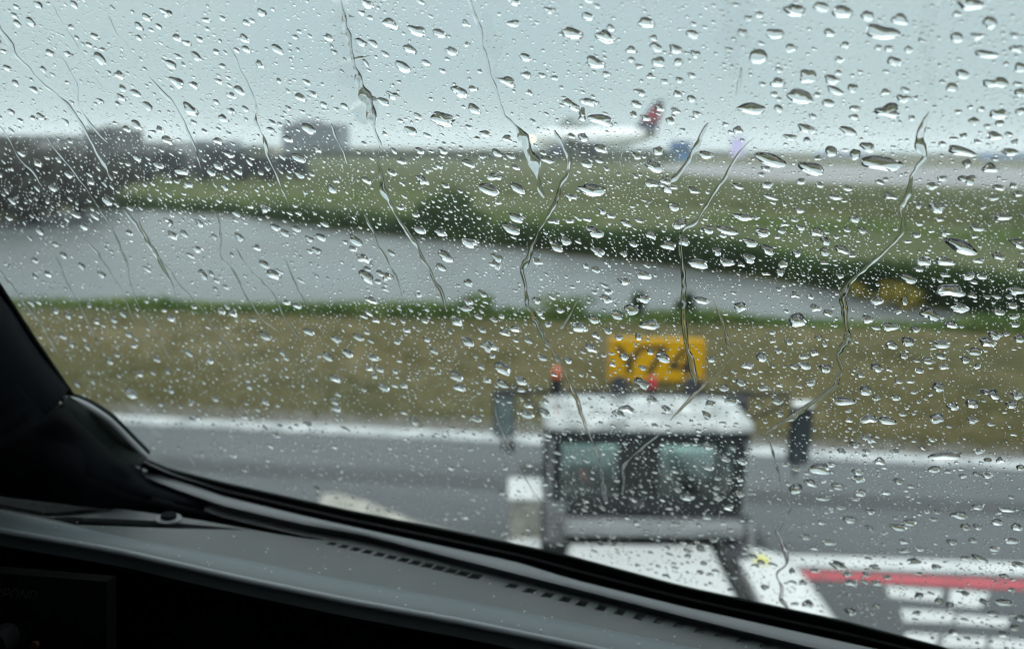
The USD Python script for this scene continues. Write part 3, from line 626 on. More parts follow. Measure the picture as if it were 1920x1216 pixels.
    # mirrors
    for px_, y0, y1, cap in ((945, 733, 822, False), (1500, 758, 866, True)):
        ym = Y + 0.25
        x, za, zc = xpx(px_, (y0 + y1) / 2, ym), zpx(y0, ym), zpx(y1, ym)
        mr = obj('mirror', box([x, ym, (za + zc) / 2], [0.205, 0.09, za - zc], 0.03), M['black'], t)
        obj('mirror_glass', box([x, ym - 0.048, (za + zc) / 2 - 0.02], [0.165, 0.008, (za - zc) * 0.8], 0.003), M['window_dark'] if cap else M['mirror_teal'], mr)
        sgn = -1 if x < 0 else 1
        obj('mirror_arm', [tube([[sgn * abs(xl) * 0.98, ym + 0.06, zt - 0.06], [x - sgn * 0.1, ym + 0.08, za + 0.03], [x, ym + 0.06, za - 0.04]], 0.016, 7), tube([[x, ym + 0.05, zc + 0.05], [x + sgn * 0.01, ym + 0.07, zc - 0.16]], 0.018, 7)], M['black'], mr)
        if cap: obj('mirror_cap', box([x + 0.0, ym, za + 0.02], [0.19, 0.11, 0.055], 0.02), M['white'], mr)
        else: obj('mirror_lower_pod', box([x + 0.07, ym + 0.03, zc - 0.1], [0.06, 0.05, 0.14], 0.01), M['black'], mr)
    # inside the cab
    obj('seat', [box([xl + 0.40, Y + 0.45, zs - 0.22], [0.42, 0.36, 0.12], 0.05), box([xl + 0.40, Y + 0.58, zs - 0.06], [0.34, 0.09, 0.26], 0.04)], M['seat'], t)
    obj('steering_column', [tube([[xl + 0.42, Y + 0.14, zb + 0.1], [xl + 0.42, Y + 0.24, zs - 0.0]], 0.03, 8), trimesh.creation.torus(0.16, 0.014, major_sections=20, minor_sections=6).apply_transform(trimesh.transformations.rotation_matrix(-0.6, [1, 0, 0])).apply_translation([xl + 0.42, Y + 0.25, zs + 0.01])], M['black'], t)
    obj('seat_belt', tube([[xpx(1090, 905, Y + 0.4), Y + 0.48, zs + 0.04], [xpx(1100, 925, Y + 0.4), Y + 0.36, zs - 0.02]], 0.022, 6), M['red'], t)
    obj('console', box([xr - 0.55, Y + 0.5, zb + 0.18], [0.5, 0.5, 0.4], 0.05), M['black'], t)
    # light cross beam below the cab and its end plate
    yf = Y - 0.10
    zb0, zb1 = zpx(974, yf), zpx(1002, yf)
    obj('cross_beam', box([(xpx(1058, 990, yf) + xpx(1392, 990, yf)) / 2, yf, (zb0 + zb1) / 2], [xpx(1392, 990, yf) - xpx(1058, 990, yf), 0.16, zb0 - zb1], 0.03), M['steel'], t)
    obj('beam_end_plate', box([xpx(1406, 1000, yf), yf, zpx(1010, yf)], [0.06, 0.12, 0.30], 0.015), M['steel'], t)
    # deck
    zd = zpx(1006, yf)                             # deck top
    y_front = 4.75
    obj('chassis', [hull([[s * 1.16, y, z] for s in (-1, 1) for y in (y_front, Y + 1.9) for z in (0.38, zd - 0.12)]), box([0, Y + D / 2, (zd + zb) / 2 - 0.05], [xr - xl - 0.05, D - 0.02, 0.16], 0.02)], M['black'], t)
    xa, xb_ = xpx(1060, 1006, yf), xpx(1332, 1012, yf)
    def plank(name, x0, x1, y0, y1, z0, z1, r, mt, smooth=40, par=None): return obj(name, rounded(x0, x1, y0, y1, z0, z1, r, min(0.06, (z1 - z0) * 0.5)), mt, par or t, smooth=smooth)
    plank('deck_panel', xa, xb_, y_front, yf - 0.1, zd - 0.14, zd, 0.05, M['white'])
    # the dark slot with a grey hydraulic box
    xs0, xs1 = xb_ + 0.02, xpx(1392, 1012, yf)
    obj('hydraulic_box', [box([(xs0 + xs1) / 2, yf - 0.22, zd - 0.12], [xs1 - xs0, 0.24, 0.26], 0.03), box([(xs0 + xs1) / 2 + 0.06, yf - 0.42, zd - 0.16], [xs1 - xs0 - 0.12, 0.18, 0.2], 0.02)], M['grey_lamp'], t)
    obj('slot_cover', box([(xs0 + xs1) / 2 + 0.04, yf - 0.54, zd - 0.10], [xs1 - xs0 - 0.1, 0.22, 0.03], 0.01), M['darkgrey'], t)
    obj('hose', tube([[xs0 + 0.03, yf - 0.1, zd + 0.02], [xs0 + 0.05, yf - 0.4, zd - 0.04], [xs0 + 0.03, yf - 0.9, zd - 0.05], [xs0 + 0.04, y_front, zd - 0.1]], 0.03, 8), M['rubber'], t)
    # right wing with rounded outer shoulder, left wing to match
    def shoulder(sg, x_in, x_out, y1, name):
        pts = []
        for y, sh in ((y1, 0.16), (y1 - 0.18, 0.03), (y1 - 0.6, 0.0), (y_front, 0.0)):
            for k in range(8):
                a = k / 7 * math.pi / 2
                pts.append([sg * (x_out - sh - 0.24 + 0.24 * math.sin(a)), y, zd - 0.02 - 0.22 + (0.22 - sh * 0.3) * math.cos(a)])
            pts += [[sg * (x_out - sh), y, 0.5], [sg * x_in, y, zd - 0.02 - sh * 0.3], [sg * x_in, y, 0.5]]
        return obj(name, hull(pts), M['white'], t, smooth=45)
    shoulder(1, xpx(1362, 1060, yf), 1.37, yf - 0.05, 'fender')
    shoulder(-1, 0.98, 1.44, yf + 0.16, 'fender')
    obj('sticker', box([xpx(1426, 1058, yf - 0.35), yf - 0.36, zd - 0.018], [0.12, 0.15, 0.006], 0.002), M['sticker'], t)
    # beige cabinet left of the cab with a white cap
    yc = Y - 0.02
    x0, x1 = xpx(955, 940, yc), xpx(1016, 940, yc)
    zc1 = zpx(936, yc)
    cbn = obj('side_cabinet', box([(x0 + x1) / 2, yc + 0.16, (zc1 + 0.6) / 2], [x1 - x0, 0.4, zc1 - 0.6], 0.03), M['offwhite'], t)
    obj('cabinet_cap', box([(x0 + x1) / 2, yc + 0.16, zc1 + 0.02], [x1 - x0 + 0.03, 0.44, 0.05], 0.015), M['white'], cbn)
    obj('grille', [box([x1 + 0.13, yc + 0.02 - 0.0 * k, 0.62 + 0.05 * k], [0.2, 0.05, 0.028], 0.005) for k in range(12)] + [box([x1 + 0.13, yc + 0.10, 0.9], [0.22, 0.06, 0.72], 0.01)], M['steel'], t)
    # wheels and lamps
    for y in (5.5, Y + 1.2):
        for s in (-1, 1):
            wh = obj('wheel', cyl([s * 1.2, y, 0.42], [s * 0.85, y, 0.42], 0.42, 22), M['rubber'], t)
            obj('rim', cyl([s * 1.215, y, 0.42], [s * 1.1, y, 0.42], 0.23, 18), M['steel'], wh)
    obj('bumper', box([0, y_front - 0.06, 0.55], [2.3, 0.14, 0.26], 0.04), M['steel'], t)
    for s in (-1, 1): obj('headlight', cyl([s * 0.9, y_front - 0.03, 0.78], [s * 0.9, y_front + 0.06, 0.78], 0.08, 16), M['window_dark'], t)
    obj('rear_deck', rounded(-1.2, 1.2, Y + D + 0.1, Y + 2.0, zd - 0.5, zd - 0.22, 0.1, 0.06), M['white_dirty'], t, smooth=40)
tug()

# ---------------------------------------------------------------- cockpit: windshield and its frame
P0 = [(262, 850), (270, 860), (320, 880), (420, 905), (640, 954), (850, 996), (1053, 1038), (1280, 1099), (1570, 1161), (1780, 1216), (2300, 1352)]
P1 = [(250, 858), (273, 872), (320, 893), (417, 927), (560, 962), (640, 980), (873, 1030), (973, 1052), (1073, 1083), (1280, 1134), (1480, 1178), (1680, 1222), (2300, 1372)]
P2 = [(273, 900), (320, 918), (417, 952), (560, 985), (673, 1004), (853, 1051), (973, 1082), (1073, 1106), (1313, 1168), (1500, 1214), (1700, 1262), (2300, 1410)]
LE = [(-420, 40), (-200, 275), (0, 533), (63, 630), (147, 750)]        # left edge of the glass
LI = [(-440, 100), (-215, 330), (0, 580), (57, 667), (117, 743)]       # inner side of the left seal
def yx(line, x): l = np.array(line, float); return np.interp(x, l[:, 0], l[:, 1])
def gpoly(px, off=0.0): return Polygon(g2(on_glass(*np.array(px, float).T, off))).buffer(0)

shield = thing('windshield', 'raked rain-beaded windshield with black seal and grey trim', 'windshield')
pane_px = [(-480, 60), (-240, 290), (-60, 540), (5, 665), (80, 800), (160, 855), (240, 910), (420, 952), (850, 1044), (1280, 1144), (1570, 1206), (1780, 1262), (2350, 1412), (2500, 300), (2300, -330), (400, -330), (-460, -250)]
pane_poly = gpoly(pane_px)
obj('pane', slab(pane_poly, GT, -0.004, 0.0), M['pane'], shield, smooth=False)
# rubber seal: along the foot and up the left edge
xs = np.r_[np.linspace(255, 420, 12), np.linspace(460, 2300, 40)]
foot = [(x, yx(P0, x)) for x in xs] + [(x, yx(P1, x) + 6) for x in xs[::-1]]
obj('seal', slab(gpoly(foot, -0.0055), GT, -0.0065, -0.0045), M['seal'], shield)
CORNER_O = [(114, 745), (124, 744), (135, 746), (156, 754), (187, 773), (208, 788), (229, 810), (250, 831), (276, 857)]   # curved corner, glass side
left = LE[:-1] + [(139, 741)] + LI[::-1]
obj('seal', slab(gpoly(left, -0.0055), GT, -0.0065, -0.0045), M['seal'], shield)
# the grey lower trim, a rolled lip
lx = np.r_[np.linspace(268, 420, 12), np.linspace(450, 2250, 46)]
a1, a2 = yx(P1, lx), yx(P2, lx)
obj('seal_highlight', tube(on_glass(lx, yx(P0, lx) * 0.4 + yx(P1, lx) * 0.6, -0.0085), 0.0011, 8), M['trim'], shield, smooth=True)  # thin grey tube added as the highlight line along the seal
# curved corner trim with a lit rounded edge and its dark inner face
c = np.array(CORNER_O, float); s = np.r_[0, np.cumsum(np.linalg.norm(np.diff(c, axis=0), axis=1))]
ss = np.linspace(0, s[-1], 30); cx, cy = np.interp(ss, s, c[:, 0]), np.interp(ss, s, c[:, 1])
from scipy.ndimage import gaussian_filter1d
cx, cy = gaussian_filter1d(cx, 1.6, mode='nearest'), gaussian_filter1d(cy, 1.6, mode='nearest')
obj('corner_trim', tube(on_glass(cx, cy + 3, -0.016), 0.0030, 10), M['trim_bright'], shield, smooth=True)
nrm = np.array([-0.75, 1.0])
inner = [on_glass(cx - 2, cy + 9, -0.014), on_glass(cx - 7, cy + 18, -0.019), on_glass(cx - 22 * np.sin(np.linspace(0.15, 2.6, 30)), cy + 30 * np.sin(np.linspace(0.15, 2.7, 30)) + 8, -0.032)]
obj('corner_pad', solid_grid(inner, 0.01 * GN), M['seal'], shield, smooth=50)

# ---------------------------------------------------------------- cockpit lining
hole = pane_poly.buffer(-0.012)
wall = Polygon([(-1.05, -1.2), (1.15, -1.2), (1.15, 0.62), (-1.05, 0.62)]).difference(hole)
obj('cockpit_wall', [slab(w_, GT, -0.004, 0.004) for w_ in getattr(wall.difference(pane_poly.buffer(0.004)), 'geoms', [wall.difference(pane_poly.buffer(0.004))])], M['interior'], kind='structure', label='cockpit front wall around the windshield')
gl_top = g3(np.array([[0.0, 0.60]]))[0]
C0 = EYE
def sheetbox(name, c_, s_): return obj(name, box(C0 + np.array(c_), s_, 0.004), M['interior'], kind='structure')
sheetbox('cockpit_ceiling', [0, -0.62, gl_top[2] - C0[2] - 0.03], [2.2, 1.4 + 2 * (gl_top[1] - C0[1] - 0.05), 0.04])
sheetbox('cockpit_side', [-1.0, -0.25, -0.35], [0.04, 2.6, 1.9])
sheetbox('cockpit_side', [1.08, -0.25, -0.35], [0.04, 2.6, 1.9])
sheetbox('cockpit_rear', [0, -1.35, -0.35], [2.2, 0.04, 1.9])
sheetbox('cockpit_floor', [0, -0.2, -1.25], [2.2, 2.6, 0.04])

# unseen black nose added below the line of sight, shaped to darken the drop tops
nx_ = np.linspace(262, 2300, 40)
q0 = on_glass(nx_, yx(P1, nx_) + 8, 0.002)
vd = q0 - EYE; dpr = np.arctan2(-vd[:, 2], np.hypot(vd[:, 0], vd[:, 1])); azn = np.arctan2(vd[:, 0], vd[:, 1]) * 0.6 + 0.1
rows, cur = [q0], q0
for step, extra in ((0.04, 7), (0.4, 3), (0.8, 3.5), (0.9, 5), (0.7, 12), (0.4, 30)):
    a_ = np.maximum(dpr, math.radians(25)) + math.radians(extra)
    cur = cur + step * np.stack([np.sin(azn) * np.cos(a_), np.cos(azn) * np.cos(a_), -np.sin(a_)], 1); rows.append(cur)
M['nose_black'] = mat('added_nose_black', (0.010, 0.011, 0.012), 0.75, (0.016, 0.017, 0.018), 3.0, specular_ior_level=0.1)
ns = thing('added_nose', 'unseen black aircraft nose added below the windshield to darken the raindrop tops', 'added nose')
obj('nose_shape', solid_grid(rows, np.array([0, -0.02, -0.02])), M['nose_black'], ns, smooth=50)
# side pillar and lower corner panels (dark plastic)
pil = thing('window_pillar', 'dark plastic window pillar at the left of the windshield', 'pillar')
li = np.array(LI, float); t_ = np.linspace(0, 1, 24)
sl = np.r_[0, np.cumsum(np.linalg.norm(np.diff(li, axis=0), axis=1))]; qx, qy = np.interp(t_ * sl[-1], sl, li[:, 0]), np.interp(t_ * sl[-1], sl, li[:, 1])
g_ = on_glass(qx, qy, -0.013)
dep = (g_ - EYE) @ F
rows = [on_glass(qx + 3, qy - 2, -0.010), on_glass(qx - 2, qy + 4, -0.02), at_depth(qx - 30, qy + 40, dep - 0.05), at_depth(qx - 160, qy + 130, dep - 0.10), at_depth(qx - 420, qy + 240, dep - 0.12)]
obj('pillar_cover', solid_grid(rows, 0.008 * GN), M['dark_plastic'], pil, smooth=50)
# corner panel down to the dash; its black right tail paints the shaded gap under the lip
ux = np.linspace(-380, 760, 46)
top_l = np.interp(ux, [-380, 0, 60, 117, 150, 270, 417, 560, 610, 760], [700, 730, 745, 772, 792, 905, 955, 988, 998, 1029])
bot_l = np.interp(ux, [-380, 0, 173, 367, 533, 610, 760], [905, 928, 949, 975, 1004, 1016, 1036])
gd = (on_glass(ux, top_l, -0.03) - EYE) @ F
tp = np.interp(ux, [-380, 250, 700], [1, 1, 0.05]); rows = [at_depth(ux, top_l + 4 * ((ux > 280) & (ux < 600)), gd + 0.03), at_depth(ux, top_l * 0.65 + bot_l * 0.35, gd - 0.012 * tp + 0.004), at_depth(ux, top_l * 0.3 + bot_l * 0.7, gd - 0.018 * tp + 0.004), at_depth(ux, bot_l + 2, gd - 0.012 * tp + 0.006)]
obj('corner_panel_and_gap', solid_grid(rows, 0.006 * GN), M['dark_plastic'], pil, smooth=50)

# ---------------------------------------------------------------- glareshield
d3 = at_depth(np.array([0.0, 1280.0, 640.0]), np.array([923.0, 1150.0, 1123.0]), np.array([0.655, 0.60, 0.562]))
DN = np.cross(d3[2] - d3[0], d3[1] - d3[0]); DN /= np.linalg.norm(DN)
if DN[2] < 0: DN = -DN
DD = float(DN @ (d3[0] - EYE))
DX = R0 - DN * (R0 @ DN); DX /= np.linalg.norm(DX); DY = np.cross(DN, DX); DO = d3[2]
def on_dash(px, py, off=0.0):
    r = ray(px, py); return EYE + r * ((DD + off) / (r @ DN))[..., None]
def d2(p): return np.stack([(p - DO) @ DX, (p - DO) @ DY], -1)
DT = (DX, DY, DN, DO)
glare = thing('glareshield', 'grey glareshield with slotted air vents and a padded front edge', 'dashboard')
E0 = [(-300, 880), (0, 924), (173, 946), (367, 973), (533, 1003), (600, 1012), (673, 1013), (853, 1058), (973, 1088), (1073, 1113), (1313, 1174), (1500, 1220), (1700, 1268), (2200, 1392)]
P4 = [(-300, 893), (0, 953), (217, 1003), (433, 1043), (640, 1085), (880, 1126), (1160, 1183), (1320, 1216), (1700, 1296), (2200, 1400)]
P5 = [(-300, 940), (0, 994), (217, 1031), (433, 1080), (640, 1123), (873, 1166), (1073, 1207), (1120, 1217), (1500, 1295), (2200, 1440)]
X = np.linspace(-300, 2150, 70)
VENTS = []
for k in range(13):
    f_ = k / 12.0
    VENTS.append((622 + 268 * f_, 1012 + 61 * f_, 22 + 11 * f_, 6 + 4 * f_))
VENTS += [(960, 1094, 30, 8), (993, 1103, 30, 9), (1027, 1111, 28, 9), (1060, 1119, 28, 10), (1091, 1127, 27, 11), (1127, 1135, 26, 11), (1162, 1143, 25, 11), (1198, 1152, 25, 11), (1236, 1160, 25, 10), (1273, 1168, 26, 10), (1312, 1178, 26, 9), (1351, 1186, 26, 9), (1392, 1196, 26, 9), (1435, 1206, 26, 9), (1478, 1215, 26, 9), (1520, 1225, 26, 9)]
VENTS = [(x, y + (6 if x < 900 else 3), w, h) for x, y, w, h in VENTS]
holes, slots = [], []
for vx, vy, vw, vh in VENTS:
    q = [(vx - vw * 0.5, vy + vh * 0.30), (vx - vw * 0.12, vy - vh * 0.55), (vx + vw * 0.5, vy - vh * 0.2), (vx + vw * 0.2, vy + vh * 0.65)]
    pl = Polygon(d2(on_dash(*np.array(q, float).T))); holes.append(pl)
seam = Polygon(d2(on_dash(*np.array([(86, 970), (130, 968), (300, 976), (470, 993), (330, 990), (140, 983)], float).T))).buffer(0)
top = Polygon(d2(on_dash(np.r_[X, X[::-1]], np.r_[yx(E0, X), yx(P4, X)[::-1] + 3]))).buffer(0)
top = top.difference(shapely.union_all(holes + [seam]))
obj('top_panel', [slab(p_, DT, -0.004, 0.0) for p_ in getattr(top, 'geoms', [top])], M['dash'], glare)
for pl in holes:
    obj('vent_slot', slab(pl.buffer(0.0012), DT, -0.012, -0.009), M['black_hole'], glare, smooth=False)
obj('seam_gap', slab(seam.buffer(0.002), DT, -0.012, -0.0085), M['black_hole'], glare, smooth=False)
mat_poly = Polygon(d2(on_dash(*np.array([(-200, 905), (0, 929), (120, 941), (205, 958), (90, 966), (0, 950), (-200, 910)], float).T))).buffer(0)
obj('fabric_mat', slab(mat_poly, DT, 0.0003, 0.0022), M['carpet'], glare)
sc = obj('screw', cyl(on_dash(np.array(316.0), np.array(972.0)), on_dash(np.array(316.0), np.array(972.0)) + DN * 0.004, 0.006, 16), M['dark_plastic'], glare)
obj('screw_washer', cyl(on_dash(np.array(316.0), np.array(973.0)), on_dash(np.array(316.0), np.array(973.0)) + DN * 0.0014, 0.010, 20), M['trim'], sc)
# the grey trim ledge at the foot of the windshield
lip = [on_dash(lx, a1 + 2, 0.004), on_dash(lx, a1 + 0.12 * (a2 - a1), 0.0075), on_dash(lx, a1 + 0.5 * (a2 - a1), 0.009), on_dash(lx, a1 + 0.8 * (a2 - a1), 0.007), on_dash(lx, a2 - 3, 0.003)]
obj('lower_trim', solid_grid(lip, -0.010 * DN), M['trim'], shield, smooth=50)
# padded edge strip and its rolled front
y4, y5 = yx(P4, X), yx(P5, X)
pad = [on_dash(X, y4, -0.002), on_dash(X, y4 + 1, 0.0025), on_dash(X, y4 * 0.75 + y5 * 0.25, 0.0045), on_dash(X, y4 * 0.4 + y5 * 0.6, 0.0045), on_dash(X, y5, 0.002)]
obj('padded_edge', solid_grid(pad, -0.012 * DN), M['dash_edge'], glare, smooth=50)
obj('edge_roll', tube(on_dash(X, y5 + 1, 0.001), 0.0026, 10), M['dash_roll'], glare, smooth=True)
fr_ = on_dash(X, y5 + 3, -0.004)
face = [fr_ + np.array([0, 0.004, 0.002]), fr_ + np.array([0, 0.012, -0.02]), fr_ + np.array([0, 0.03, -0.16]), fr_ + np.array([0, 0.02, -0.5])]
obj('front_face', solid_grid(face, np.array([0, 0.02, 0])), M['dark_plastic'], glare, smooth=50)
gd_ = np.random.default_rng(5)
dx_, dy_ = gd_.uniform(80, 1400, 90), gd_.uniform(0.15, 0.95, 90)
dp_ = on_dash(dx_, yx(E0, dx_) * (1 - dy_) + yx(P5, dx_) * dy_, 0.005)
obj('dust', [trimesh.creation.icosphere(0, r_).apply_transform(np.diag([1.6, 1, 0.5, 1])).apply_translation(p_) for p_, r_ in zip(dp_, gd_.uniform(0.0002, 0.0006, 90))], M['paint_white'], glare, kind='stuff')
# faint lettering and a knob on the dark panel at lower left
ip = thing('control_panel', 'dark control panel with dim lettering and a round knob', 'control panel')
def on_face(px, py, d_): return at_depth(np.array(float(px)), np.array(float(py)), np.array(float(d_)))
pz = np.array([on_face(-160, 1060, 0.50), on_face(200, 1090, 0.50), on_face(200, 1300, 0.48), on_face(-160, 1300, 0.48)])
M['panel_black'] = mat('black_panel_face', (0.0012, 0.0013, 0.0014), 0.8, specular_ior_level=0.02)
obj('panel_plate', hull(np.vstack([pz, pz + F * 0.012])), M['panel_black'], ip)
PX = pz[1] - pz[0]; PX /= np.linalg.norm(PX); PN = np.cross(PX, pz[3] - pz[0]); PN /= np.linalg.norm(PN); PN = PN if PN @ F < 0 else -PN; PY = np.cross(PN, PX)
tx = meshkit.text_mesh('RPOND', 0.0056, 0.0003); mm = np.eye(4); mm[:3, 0], mm[:3, 1], mm[:3, 2] = PX, PY, PN
mm[:3, 3] = on_face(-12, 1118, 0.496) + PN * 0.0002
tx.apply_transform(mm); obj('lettering', tx, M['print_grey'], ip, smooth=False)
kc = on_face(10, 1196, 0.488); obj('knob', cyl(kc + F * 0.01, kc - F * 0.012, 0.009, 24, 0.0075), M['knob'], ip)
kc = on_face(66, 1208, 0.487); obj('button', cyl(kc + F * 0.01, kc - F * 0.002, 0.0022, 12), M['copper'], ip)

